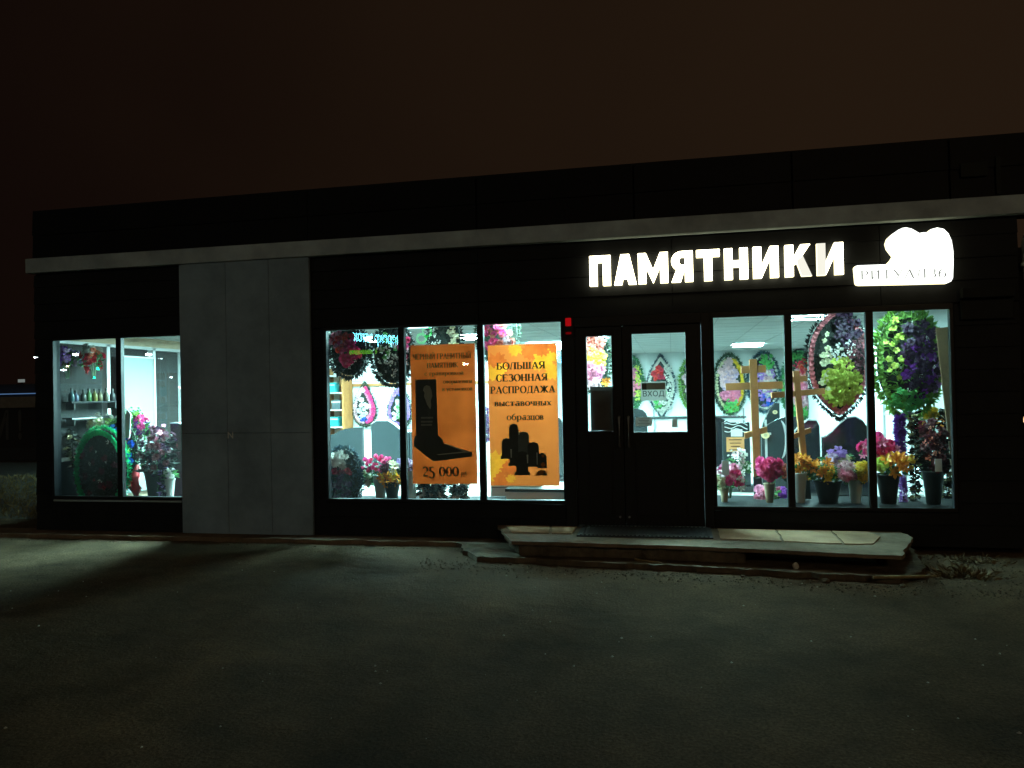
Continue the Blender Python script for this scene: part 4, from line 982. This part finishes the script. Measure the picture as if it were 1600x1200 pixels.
bouquet('dark red blooms between the purple garland and the dark brown bouquet', (1430, 655, 1452, 705), .8, [('rose', 'dkred', 10, 0, 0, .8, .9, .09)], base=.6, nl=40)
card('grey tag hanging on the dark brown bouquet', (1461, 717, 1472, 737), .16, M['paper'], name='price_tag', cat='tag')
cx, z0, z1, wd = pbox(1465, 520, 1500, 796, .5)
s = MB(); s.box(-.11, .11, 0, .03, 0, 1.78)
o = tag(s.build('chipboard_panel', M['board'], loc=(at(1463, 522, .6).x+.25, .6, .41)), 'upright brown board leaning at the right edge of the right window', 'board'); o.rotation_euler.y = R(-4.5)
# shelf with pots against the right side wall
sh = thing('display_rack', 'white metal rack with shelves on the right side wall behind the purple orchid wreath', 'rack', (2.93, 2.6, ZF))
s = MB()
for yy in (-.6, .6): s.box(-.14, -.11, yy-.015, yy+.015, 0, 2.2); s.box(.11, .14, yy-.015, yy+.015, 0, 2.2)
s.build('upright', M['white_pvc'], sh)
for zz in (.5, 1.0, 1.5, 2.0):
    s = MB(); s.box(-.14, .14, -.58, .58, zz, zz+.025); s.build('shelf', M['white_pvc'], sh)

# ------------------------------------------------------------------ entrance doors: behind and on the glass
wreath('large orange and pink wreath just inside the narrow left door pane', (906, 520, 954, 615), 1.5, 'oval', M['needle'],
       [('rose', 'coral', 10, -.1, .62, .5, .3, .13), ('orchid', 'yellow', 10, .05, .15, .6, .25, .13), ('mum', 'pink', 10, -.1, -.35, .55, .3, .13), ('rose', 'palepink', 6, -.1, -.7, .4, .2, .11), ('lily', 'orange', 4, .65, -.75, .2, .2, .1)], None, None, fringe=.07)
wreath('pointed grey green wreath with red blooms on far wall behind the ВХОД notice', (1010, 552, 1056, 655), 10.93, 'vesica', M['needle_bl'],
       [('rose', 'red', 8, -.1, .40, .5, .2, .14), ('spray', 'white', 16, .55, .0, .18, .7, .16), ('orchid', 'green', 10, -.1, -.4, .4, .4, .15), ('rose', 'white', 8, .1, -.55, .3, .3, .1)], ('white', .07), 'wreaths on the far wall', fringe=.08)
wreath('oval green wreath with pink blooms on far wall left of the ВХОД notice', (968, 556, 1005, 640), 10.93, 'oval', M['needle_gr'],
       [('rose', 'pink', 14, .1, 0, .6, .6, .15), ('spray', 'lime', 8, .6, 0, .2, .7, .14)], None, 'wreaths on the far wall', fringe=.1)
wreath('oval yellow green wreath on far wall at the right edge of the door pane', (1062, 558, 1100, 640), 10.93, 'oval', M['leaf_lime'],
       [('rose', 'palepink', 12, -.1, .1, .6, .6, .15)], None, 'wreaths on the far wall', fringe=.1)
gravestone('rounded teal grey gravestone low behind the right door pane', ARCH, (962, 638, 1012, 720), 5.0, M['granite2'])
ct = thing('shop_counter', 'white counter with a dark glass top edge behind the entrance doors', 'counter', (.0, 6.6, ZF))
s = MB(); s.box(-1.2, 1.3, 0, .5, 0, .86); s.build('body', M['white_pvc'], ct)
s = MB(); s.box(-1.22, 1.32, -.03, .52, .861, .885); s.build('top', M['granite2'], ct)
s = MB()
for k in (-1.2, -.35, .5, 1.26): s.box(k, k+.03, -.02, .0-.001, .0, 1.04)
s.build('rail', M['metal'], ct)
nb_ = thing('entrance_notice', 'white ВХОД notice with a small grey picture strip on the right door pane', 'notice', (at(1021, 611, -.03).x, -.004, at(1021, 626, 0).z))
s = MB(); s.box(-.128, .128, 0, .002, 0, .195); s.build('sheet', mat('notice_white', (.95, .97, .95), .5, trans=.8), nb_)
text_obj('ВХОД', 'lettering', M['greyink'], .068, (0, -.002, .033), nb_, bold=0., extrude=.001, width=.215)
s = MB(); s.box(-.118, .118, -.0015, -.0005, .112, .182); s.build('picture', mat('picture_strip', (.34, .40, .36), .6, trans=.2), nb_)
s = MB(); s.box(-.118, -.07, -.003, -.002, .112, .182); s.build('picture_corner', M['greyink'], nb_)
card('small printed sheet low on the right door pane', (993, 652, 1019, 666), .022, M['paper'], cat='notice', name='opening_notice', lines=5)
card('tiny white sticker low in the right door pane', (1050, 655, 1059, 668), .022, M['paper'], cat='sticker', name='sticker')
# dark papered lower half of the narrow pane
db = thing('covering_board', 'dark brown board covering the lower part of the narrow left door pane', 'board', (-.72, .045, 1.185))
s = MB(); s.box(-.115, .115, 0, .01, .0, .46); s.build('sheet', mat('dark_brown_sheet', (.035, .027, .02), .5, var=.4, scale=5), db)

# ------------------------------------------------------------------ middle window: posters
def poster(name, label, box, col, col2, y=.030, leaves=None):
    cx, z0, z1, wd = pbox(*box, y); t = thing(name, label, 'poster', (cx, y, z0))
    m, tr, p = newmat('poster_paper'); n = tr.nodes; l = tr.links.new
    tc_ = n.new("ShaderNodeTexCoord"); nz = n.new("ShaderNodeTexNoise"); nz.inputs["Scale"].default_value = 2.5; l(tc_.outputs["Object"], nz.inputs["Vector"])
    rp_ = n.new("ShaderNodeValToRGB"); rp_.color_ramp.elements[0].position = .35; rp_.color_ramp.elements[1].position = .7
    rp_.color_ramp.elements[0].color = (*col, 1); rp_.color_ramp.elements[1].color = (*col2, 1); l(nz.outputs[0], rp_.inputs[0])
    d = n.new("ShaderNodeBsdfTranslucent"); l(rp_.outputs[0], d.inputs[0]); l(rp_.outputs[0], p.inputs["Base Color"]); p.inputs["Roughness"].default_value = .6
    ms = n.new("ShaderNodeMixShader"); ms.inputs[0].default_value = .42; l(p.outputs[0], ms.inputs[1]); l(d.outputs[0], ms.inputs[2]); l(ms.outputs[0], n["Material Output"].inputs[0])
    H = z1-z0; s = MB(); nx, nz_ = (84, 168) if leaves else (8, 16)
    for j in range(nz_+1):
        for i in range(nx+1):
            u, v = i/nx, j/nz_; s.v.append(((u-.5)*wd, .004*math.sin(u*7+v*3)*math.sin(v*6), v*H))
    for j in range(nz_):
        for i in range(nx): a = j*(nx+1)+i; s.f.append((a, a+1, a+nx+2, a+nx+1))
    so_ = s.build('sheet', m, t)
    if leaves:
        for lm in leaves[0]: so_.data.materials.append(lm)
        def inside(P, x, y):
            c_ = False
            for k in range(len(P)):
                (x1, y1), (x2, y2) = P[k], P[k-1]
                if (y1 > y) != (y2 > y) and x < (x2-x1)*(y-y1)/(y2-y1)+x1: c_ = not c_
            return c_
        for p_ in so_.data.polygons:
            u, v = p_.center.x/wd+.5, p_.center.z/H
            for P, mi in leaves[1]:
                if inside(P, u, v): p_.material_index = mi+1
    return t, wd, H
YP = -.0075
def flat(t, W_, H, pts, name, m, dy=0.):
    s = MB(); s.add([((u-.5)*W_, YP-dy, v*H) for u, v in pts], [tuple(range(len(pts)))]); return s.build(name, m, t)
t, W_, H = poster('price_poster', 'orange price poster with a black tombstone and 25 000 руб in the middle pane', (643, 538, 744, 756), (.15, .022, .003), (.26, .044, .007))
for txt, h, wf, u, v in (('ЧЁРНЫЙ ГРАНИТНЫЙ', .062, .90, .49, .895), ('ПАМЯТНИК', .055, .48, .50, .832), ('с гравировкой', .046, .60, .52, .778), ('оформлением', .046, .44, .73, .718), ('и установкой', .046, .46, .72, .664)):
    serif_obj(txt, 'lettering', M['ink_pale'], h, W_*wf, ((u-.5)*W_, YP, v*H), t)
serif_obj('25 000', 'price', M['ink'], .125, W_*.56, (-.06*W_, YP, .055*H), t); serif_obj('руб', 'lettering', M['ink_pale'], .05, W_*.09, (.30*W_, YP, .06*H), t)
st_ = mat('printed_stone', (.02, .024, .02), .5, var=.3, scale=6); st2 = mat('printed_stone_light', (.30, .29, .25), .5)
flat(t, W_, H, [(.07, .33), (.41, .33), (.40, .752), (.07, .752)], 'picture', st_)
flat(t, W_, H, [(.03, .31), (.05, .345), (.42, .345), (.48, .32), (.50, .285), (.93, .225), (.93, .195), (.33, .16), (.10, .245), (.03, .27)], 'picture', st_, .0004)
flat(t, W_, H, [(.50, .288), (.52, .291), (.86, .232), (.92, .227), (.42, .207), (.38, .211), (.80, .232)], 'picture', st2, .0008)
flat(t, W_, H, [(.30, .535), (.315, .56), (.31, .60), (.335, .63), (.325, .67), (.30, .70), (.25, .71), (.21, .70), (.19, .675), (.215, .655), (.205, .63), (.23, .60), (.25, .57)], 'picture', mat('printed_portrait', (.22, .22, .18), .5), .0008)
for k, ww in ((.475, .19), (.447, .18), (.424, .17)):
    flat(t, W_, H, [(.15, k-.006), (.15+ww, k-.006), (.15+ww, k+.006), (.15, k+.006)], 'print_line', mat('printed_grey', (.14, .14, .12), .5), .0008)
lf1 = mat('printed_leaf_yellow', (.42, .135, .010), .6, var=.3, scale=6, trans=.45); lf2 = mat('printed_leaf_rust', (.32, .05, .008), .6, var=.3, scale=6, trans=.45)
rr = random.Random(2)
def leafshape(cu, cv, r_, a0):
    P = []
    for i in range(22):
        q = r_*(1, .8, .92, .72, .86, .6, .95, .7, .88, .78, .5)[i % 11]; an = a0+i*2*math.pi/22; P.append((cu+q*math.cos(an)*1.0, cv+q*math.sin(an)*.48))
    return P
LV = [(leafshape(cu, cv, r_, rr.uniform(0, 3)), mi) for cu, cv, r_, mi in
      [(.62, .95, .16, 1), (.85, .90, .20, 0), (.93, .80, .14, 0), (.80, .96, .13, 1), (.40, .965, .12, 0), (.14, .88, .17, 1), (.10, .80, .14, 0), (.20, .83, .10, 0), (.96, .965, .09, 1), (.72, .85, .10, 0),
       (.12, .17, .19, 0), (.06, .08, .15, 0), (.27, .11, .15, 1), (.16, .04, .14, 1), (.34, .16, .10, 1), (.30, .05, .08, 0)]]
t, W_, H = poster('sale_poster', 'orange autumn sale poster БОЛЬШАЯ СЕЗОННАЯ РАСПРОДАЖА with a group of tombstones', (764, 538, 872, 759), (.32, .066, .012), (.37, .080, .015), leaves=((lf1, lf2), LV))
for txt, h, wf, u, v in (('БОЛЬШАЯ', .075, .70, .48, .825), ('СЕЗОННАЯ', .075, .74, .49, .74), ('РАСПРОДАЖА', .075, .93, .50, .655), ('выставочных', .068, .82, .50, .565), ('образцов', .068, .53, .53, .465)):
    serif_obj(txt, 'lettering', M['ink'], h, W_*wf, ((u-.5)*W_, YP, v*H), t)
gs_ = [[mat('printed_tomb_dark', (.022, .03, .028), .5, var=.35, scale=5)], [mat('printed_tomb_grey', (.07, .09, .085), .5, var=.3, scale=5)]]
def tomb(x0, x1, z0, z1, k, m, foot=.015):
    P = [(x0-foot, z0), (x1+foot, z0), (x1+foot, z0+.02), (x1, z0+.025), (x1, z1-.03), (x1-.02, z1-.008), ((x0+x1)/2, z1), (x0+.02, z1-.01), (x0, z1-.03), (x0, z0+.025), (x0-foot, z0+.02)]
    flat(t, W_, H, P, 'printed_tombstone', m, .0016+.0003*k)
D_, L_ = gs_[0][0], gs_[1][0]
tomb(.29, .43, .14, .44, 0, D_, .02); tomb(.42, .58, .18, .385, 1, L_); tomb(.18, .315, .19, .34, 2, D_, .02); tomb(.555, .72, .135, .31, 3, D_, .0); tomb(.385, .56, .075, .245, 4, D_, .025)
tomb(.69, .83, .125, .235, 5, D_, .0); tomb(.68, .82, .075, .115, 6, D_, .01)
for k, (cu, cv, r_) in enumerate(((.745, .095, .05), (.775, .15, .04), (.775, .21, .025), (.68, .08, .03))): flat(t, W_, H, leafshape(cu, cv, r_, k), 'printed_leaf', lf1, .0042+.0002*k)
for k, (x0, x1, z0, z1) in enumerate(((.545, .56, .16, .22), (.685, .695, .15, .235), (.31, .325, .2, .26), (.43, .445, .36, .385))): flat(t, W_, H, [(x0, z0), (x1, z0), (x1+.004, z1), (x0-.004, z1)], 'printed_glint', mat('printed_glint', (.35, .4, .38), .5), .0046)
serif_obj('Количество ограничено', 'lettering', M['ink_pale'], .018, W_*.30, (.28*W_, YP, .03*H), t) if False else None
# wide white cabinet low behind the sale poster
cx, z0, z1, wd = pbox(794, 764, 890, 800, .5)
wb = thing('window_cabinet', 'low grey white cabinet with a dark top edge under the sale poster', 'cabinet', (cx, .52, .40))
s = MB(); s.box(-wd/2, wd/2, -.12, .15, 0, z1-.40-.02); s.build('body', M['sill_w'], wb)
s = MB(); s.box(-wd/2-.01, wd/2+.01, -.13, .16, z1-.42+.001, z1-.40+.012); s.build('top', M['vase_d'], wb)
# ------------------------------------------------------------------ middle window: goods
wreath('dark wreath with crimson roses hanging at the left of the middle window', (514, 505, 576, 591), .55, 'oval', M['needle_bk'],
       [('rose', 'rose', 16, .15, -.05, .6, .5, .085), ('rose', 'red', 10, -.2, .35, .6, .4, .08), ('rose', 'pink', 6, -.55, .45, .35, .4, .07), ('spray', 'white', 4, .1, -.5, .5, .2, .04)], None, 'dark wreaths hanging in the window', fringe=.075, dense=1.4)
wreath('dark green wreath with white and silver sprigs hanging beside the left mullion', (580, 505, 648, 604), .55, 'oval', M['needle_bk'],
       [('spray', 'white', 14, -.1, .1, .5, .5, .07), ('orchid', 'green', 10, -.1, .3, .5, .5, .07), ('rose', 'rose', 5, .7, .2, .2, .4, .07), ('spray', 'palepink', 4, .72, -.1, .15, .3, .06), ('spray', 'white', 6, 0, -.6, .6, .15, .045)], None, 'dark wreaths hanging in the window', fringe=.07, dense=1.4)
wreath('dark wreath with pale gold blooms hanging behind the price poster', (668, 486, 722, 580), .7, 'oval', M['needle_bk'],
       [('orchid', 'cream', 14, .6, .0, .25, .7, .08), ('spray', 'white', 8, -.5, .2, .3, .5, .06)], None, None, fringe=.07)
wreath('bright pink and coral wreath hanging in the corner of the sale poster pane', (742, 470, 812, 570), .7, 'oval', M['needle'],
       [('rose', 'hotpink', 14, -.15, -.05, .5, .6, .09), ('rose', 'coral', 14, .2, -.1, .6, .6, .085), ('rose', 'palepink', 8, .5, -.5, .3, .3, .08)], None, None, fringe=.06)
wreath('teardrop wreath of pink roses with white roses inside on the partition wall', (550, 596, 591, 668), 4.9, 'drop', M['needle'],
       [('ring:rose', 'palepink', 15, .09, .48, .82, 0, .072), ('ring:rose', 'hotpink', 15, .54, .93, .82, 0, .072), ('ring:rose', 'pink', 12, .57, .90, .64, 0, .065), ('rose', 'palepink', 2, 0, .62, .04, .12, .07), ('rose', 'white', 9, -.06, -.2, .42, .50, .085), ('spray', 'blue', 2, .0, -.66, .2, .05, .1)], None, 'teardrop wreaths on the partition', fringe=.05)
wreath('teardrop wreath of violet roses with white roses inside beside the mullion', (603, 598, 646, 670), 4.9, 'drop', M['needle'],
       [('ring:rose', 'violet', 15, .09, .48, .82, 0, .072), ('ring:rose', 'violet', 15, .54, .93, .82, 0, .072), ('ring:rose', 'blue', 9, .60, .90, .64, 0, .06), ('rose', 'violet', 2, 0, .62, .04, .12, .07), ('rose', 'white', 9, -.06, -.2, .42, .50, .085), ('spray', 'green', 4, .1, -.2, .2, .3, .1)], None, 'teardrop wreaths on the partition', fringe=.05)
gravestone('dark gravestone with a rounded left shoulder left of the white roses teardrop', HALF, (518, 668, 568, 760), 3.9, M['granite2'])
gravestone('dark gravestone with a high rounded corner under the violet teardrop', [(1, .80), (.8, .83), (.62, .93), (.45, 1), (.15, 1), (0, .94)], (582, 656, 641, 765), 3.4, M['granite2'], edge=True)
gravestone('dark gravestone half hidden by the left edge of the price poster', SLOPE_M, (642, 660, 700, 760), 3.4, M['granite2'])
gravestone('dark gravestone standing behind the sale poster beside the cabinet', ARCH, (845, 650, 880, 770), 4.0, M['granite2'])
# rack with teal boxes at the far left
rk = thing('goods_rack', 'white rack of narrow shelves at the left edge of the middle window', 'rack', (at(524, 620, 4.6).x, 4.7, ZF))
s = MB()
for xx in (-.18, .18): s.box(xx-.015, xx+.015, -.2, .2, 0, 1.9)
s.build('upright', M['wood'], rk)
for zz in (.85, 1.15, 1.45, 1.75): s = MB(); s.box(-.164, .164, -.2, .2, zz, zz+.02); s.build('shelf', M['white_pvc'], rk)
for k, (zz, dx, m, lb_) in enumerate(((1.471, -.07, 'teal', 'teal box on the upper shelf of the narrow rack'), (1.171, .03, 'dark', 'dark box on the middle shelf of the narrow rack'), (.871, -.02, 'teal', 'second teal box on the lowest shelf of the narrow rack'))):
    s = MB(); s.box(-.08, .08, -.1, .1, .001, .17)
    o = tag(s.build('gift_box', mat('box_'+m, (.02, .35, .38) if m == 'teal' else (.06, .08, .09), .4), loc=(rk.location.x+dx, 4.65, ZF+zz-.2+.2), bevel=.006), lb_, 'box')
    s = MB(); s.box(-.081, .081, -.103, -.1005, .12, .14); s.build('band', M['white_pvc'], o)
# basket wreath in the lower left corner
wreath('dark basket wreath with white blooms and red ribbon low in the middle window corner', (509, 697, 567, 800), .5, 'oval', M['needle_bl'],
       [('mum', 'white', 12, -.2, .62, .6, .22, .09), ('rose', 'dkred', 6, -.1, .25, .8, .06, .07), ('orchid', 'dkpurple', 12, 0, -.3, .6, .45, .08), ('rose', 'rose', 3, -.75, -.15, .15, .25, .07)], None, None, fringe=.07, dense=1.3)
bouquet('magenta tulips in a grey vase right of the dark basket wreath', (572, 712, 612, 742), .45, [('tulip', 'hotpink', 12, 0, .15, .85, .7, .085), ('tulip', 'rose', 6, -.3, -.1, .6, .5, .08)], leaf=M['needle'], base=.44)
bouquet('amber lilies with one cream lily beside the left mullion', (596, 716, 630, 758), .38, [('lily', 'orange', 10, 0, -.5, .8, .4, .10), ('lily', 'yellow', 5, .1, -.3, .7, .4, .09), ('lily', 'cream', 3, .35, .45, .2, .5, .11), ('mum', 'maroon', 4, -.4, .2, .3, .3, .08)], leaf=M['needle'], base=.44)
bouquet('lilac blooms in a pale vase behind the left mullion', (618, 714, 650, 736), .5, [('orchid', 'violet', 8, -.2, 0, .7, .7, .08), ('rose', 'lilac', 8, .4, 0, .5, .7, .08)])
bouquet('small white and green sprig between the basket wreath and the grey vase', (567, 730, 584, 758), .6, [('mum', 'white', 5, 0, 0, .8, .8, .09), ('mum', 'cream', 3, 0, 0, .8, .8, .08)])
vase('wide grey vase under the magenta tulips', (583, 742, 606, 796), .45, M['vase_g'], tall=LD)
vase('dark grey vase under the amber lilies', (600, 752, 626, 796), .38, M['vase_d'], tall=LD)
vase('pale vase under the lilac blooms beside the price poster', (634, 734, 654, 796), .5, M['vase_w'], tall=LD)
garland('silver and black foil garland standing below the price poster', (650, 755, 700, 797), .45, M['ribbon'], 260, .12, M['white_pvc'])
garland('black foil garland standing below the right half of the price poster', (700, 757, 736, 797), .5, M['ribbon'], 200, .12, M['white_pvc'])
garland('thin blue and white tinsel garland left of the sale poster', (757, 636, 766, 690), .5, PM['violet'], 200, .05, M['white_pvc'])
s = MB(); s.box(-.3, .3, -.02, .02, 0, .36)
bx = tag(s.build('low_screen', M['sill_w'], loc=(-1.77, .66, .41)), 'pale teal white screen low at the left under the sale poster', 'screen')
s = MB(); s.box(-.29, .29, -.024, -.0205, .10, .108); s.build('joint', M['greyink'], bx)
wreath('small dark wreath with a pink ribbon high on the wall behind the sale poster', (818, 505, 850, 560), 6.5, 'vesica', M['needle_bl'], [('rose', 'pink', 8, 0, -.1, .5, .4, .12)], None, 'wreaths high behind the sale poster', fringe=.08)
wreath('small dark teal wreath high on the wall at the right corner of the sale poster', (860, 510, 890, 565), 6.5, 'vesica', M['needle_bl'], [('rose', 'white', 6, 0, .1, .5, .4, .1)], None, 'wreaths high behind the sale poster', fringe=.08)

# ------------------------------------------------------------------ left display window
XS = X0+.28
wp = thing('white_board', 'blank bright white board leaning upright against the glazed side wall', 'board', (X0+.20, 1.53, ZF))
s = MB(); s.box(0, .02, -.37, .37, .12, 2.02); s.build('panel', mat('board_white', (.22, .25, .25), .5), wp)
s = MB()
for y in (-.37, .35): s.box(.021, .035, y, y+.02, .12, 2.02)
s.box(.021, .035, -.35, .35, 2.0, 2.02); s.build('frame', M['white_pvc'], wp)
s = MB()
for y in (-.3, .27): s.box(0, .06, y, y+.03, 0, .119)
s.build('foot', M['white_pvc'], wp)
for zz, lb_ in ((1.60, 'upper dark shelf board with small bottles across the side glazing'), (1.40, 'lower shelf board with a pale front edge across the side glazing')):
    t = thing('wall_shelf', lb_, 'shelf', (X0+.24, .63, zz), 'shelves across the side glazing')
    s = MB(); s.box(-.06, .08, -.42, .42, -.02, 0); s.build('board', M['vase_d'] if zz > 1.5 else M['siding'], t)
    s = MB(); s.box(.081, .084, -.42, .42 if zz > 1.5 else .1, -.02, -.006); s.build('front_edge', M['siding'] if zz > 1.5 else M['gedge'], t)
    s = MB()
    for yy in (-.36, .36): s.box(-.06, .06, yy, yy+.02, -.1, -.021)
    s.build('bracket', M['vase_d'], t)
bc = [((.03, .10, .12), 'dark teal'), ((.10, .12, .2), 'slate blue'), ((.05, .06, .05), 'black'), ((.06, .2, .05), 'green'), ((.3, .26, .06), 'olive yellow'), ((.2, .16, .08), 'brown'), ((.12, .10, .06), 'dark amber'), ((.05, .05, .06), 'charcoal')]
rr = random.Random(6)
for k, (c_, nm) in enumerate(bc):
    s = MB(); f_ = rr.uniform(.75, 1.05)
    s.lathe([(.028, 0), (.036, .01), (.036, .08*f_), (.026, .105*f_), (.012, .12*f_), (.012, .15*f_), (.015, .155*f_)], 12)
    o = tag(s.build('memorial_bottle', mat('bottle_'+nm.replace(' ', '_'), tuple(.45*q for q in c_), .3, trans=.2), loc=(X0+.25+rr.uniform(-.02, .02), .27+k*.103+rr.uniform(-.015, .015), 1.6), smooth=True), nm+' small bottle in the row on the upper side shelf', 'bottle', 'bottles on the side shelf')
    s = MB(); s.lathe([(.016, .14*f_), (.016, .17*f_), (.001, .172*f_)], 10); s.build('cap', M['vase_d'], o)
bouquet('violet grey bunch hanging at the top left corner of the left window', (86, 538, 124, 574), .42, [('orchid', 'lilac', 10, 0, 0, .8, .8, .09), ('spray', 'violet', 8, 0, 0, .9, .9, .09), ('orchid', 'purple', 6, 0, .1, .7, .7, .08)], base=1.9, nl=40)
bouquet('red and white bunch hanging at the top of the left window', (132, 536, 160, 580), .55, [('mum', 'white', 8, 0, .55, .7, .3, .08), ('rose', 'red', 10, 0, -.1, .7, .5, .08), ('lily', 'red', 3, -.3, -.8, .3, .2, .08), ('rose', 'coral', 4, .3, .2, .5, .4, .07)], base=1.9, nl=40)
# green rimmed wreath seen from behind
wreath('dark wreath seen from behind with a bright emerald tinsel rim', (117, 664, 204, 806), .40, 'oval', M['emer'],
       [('spray', 'red', 3, .1, -.35, .4, .3, .06), ('spray', 'white', 5, .2, .2, .5, .6, .04), ('orchid', 'maroon', 10, 0, 0, .7, .7, .10)], (M['emer'], .075), None, fringe=.055, dense=1.8, inner=M['needle_bk'])
bouquet('white and pale green bunch behind the emerald rimmed wreath', (144, 644, 184, 672), .75, [('mum', 'white', 8, -.2, .1, .7, .7, .10), ('mum', 'cream', 5, .1, -.2, .6, .5, .09)], leaf=M['leaf_lime'], base=.8)
bouquet('green leafy sprig before the white board', (192, 634, 218, 668), .8, [('spray', 'green', 6, 0, 0, .7, .7, .10)], leaf=M['leaf_lime'], base=.8, nl=150)
bouquet('magenta orchid sprig before the white board, right of the green sprig', (211, 645, 233, 690), .8, [('orchid', 'hotpink', 6, .2, .4, .6, .5, .09), ('orchid', 'purple', 7, -.2, -.1, .6, .7, .08)], base=.7)
wreath('tall wreath of blue roses behind the mullion of the left window', (160, 652, 219, 768), .60, 'oval', M['needle_gr'],
       [('rose', 'blue', 30, 0, .0, .8, .85, .10), ('rose', 'red', 6, .3, -.85, .5, .15, .09), ('mum', 'lime', 5, .5, .05, .2, .3, .07), ('orchid', 'pink', 4, .5, .5, .2, .2, .07)], None, None, fringe=.05)
s = MB(); rr = random.Random(8)
s.tube([(0, 0, 0), (.01, -.02, .15), (-.02, 0, .3), (.015, .01, .45)], [.045, .07, .06, .02], 6)
tag(s.build('red_ribbon', M['red_cloth'], loc=(at(213, 760, .5).x, .5, .34), smooth=True), 'hanging red satin ribbon below the blue rose wreath', 'ribbon')
s = MB(); s.add([(-.035, 0, 0), (.03, 0, 0), (.05, 0, .30), (.0, 0, .36), (-.02, 0, .3), (-.035, .01, 0), (.03, .01, 0), (.05, .01, .30), (.0, .01, .36), (-.02, .01, .3)], [(0, 1, 2, 3, 4), (9, 8, 7, 6, 5), (0, 5, 6, 1), (1, 6, 7, 2), (2, 7, 8, 3), (3, 8, 9, 4), (4, 9, 5, 0)])
tag(s.build('white_ribbon', M['white_pvc'], loc=(at(206, 680, .58).x, .50, at(206, 684, .5).z)), 'white folded ribbon end standing before the blue rose wreath', 'ribbon')
bouquet('big dark dusky bouquet with a few pink blooms at the right of the left window', (219, 655, 277, 745), .48, [('mum', 'maroon', 22, 0, -.1, .85, .8, .09), ('orchid', 'dusty', 10, .1, .3, .7, .5, .08), ('orchid', 'pink', 5, .4, .55, .4, .3, .07), ('orchid', 'dkpurple', 16, 0, 0, .9, .9, .09), ('orchid', 'pink', 2, .3, -.05, .3, .2, .06), ('spray', 'white', 4, 0, .1, .7, .7, .04)], leaf=M['needle_bk'], base=.34, nl=260, leaf_ln=.13)
vase('tall dark pot under the dusky bouquet', (228, 735, 262, 800), .55, M['vase_d'], tall=.34)
garland('dark foil garland with white glints left of the emerald rimmed wreath', (102, 672, 124, 730), .4, M['ribbon'], 70, .12, M['ribbon_gold'])
garland('purple satin garland end hanging under the dusky bouquet', (246, 732, 262, 795), .45, PM['dkpurple'], 120, .10, PM['violet'])
cx, z0, z1, wd = pbox(258, 738, 274, 778, .5)
v_ = vase('glass striped vase with a small white bunch at the right of the left window', (258, 748, 273, 782), .5, M['vase_w'], tall=.34)
bouquet('tiny white and lilac bunch in the striped vase', (259, 728, 274, 750), .5, [('mum', 'white', 6, 0, 0, .8, .8, .07), ('rose', 'lilac', 3, 0, 0, .7, .7, .06)], base=.5, nl=20)
gravestone('dark plum gravestone with a pale top edge beside the pier', SLOPE, (270, 660, 310, 770), 1.2, mat('plum_granite', (.05, .018, .03), .2, var=.3, scale=50), edge=True)
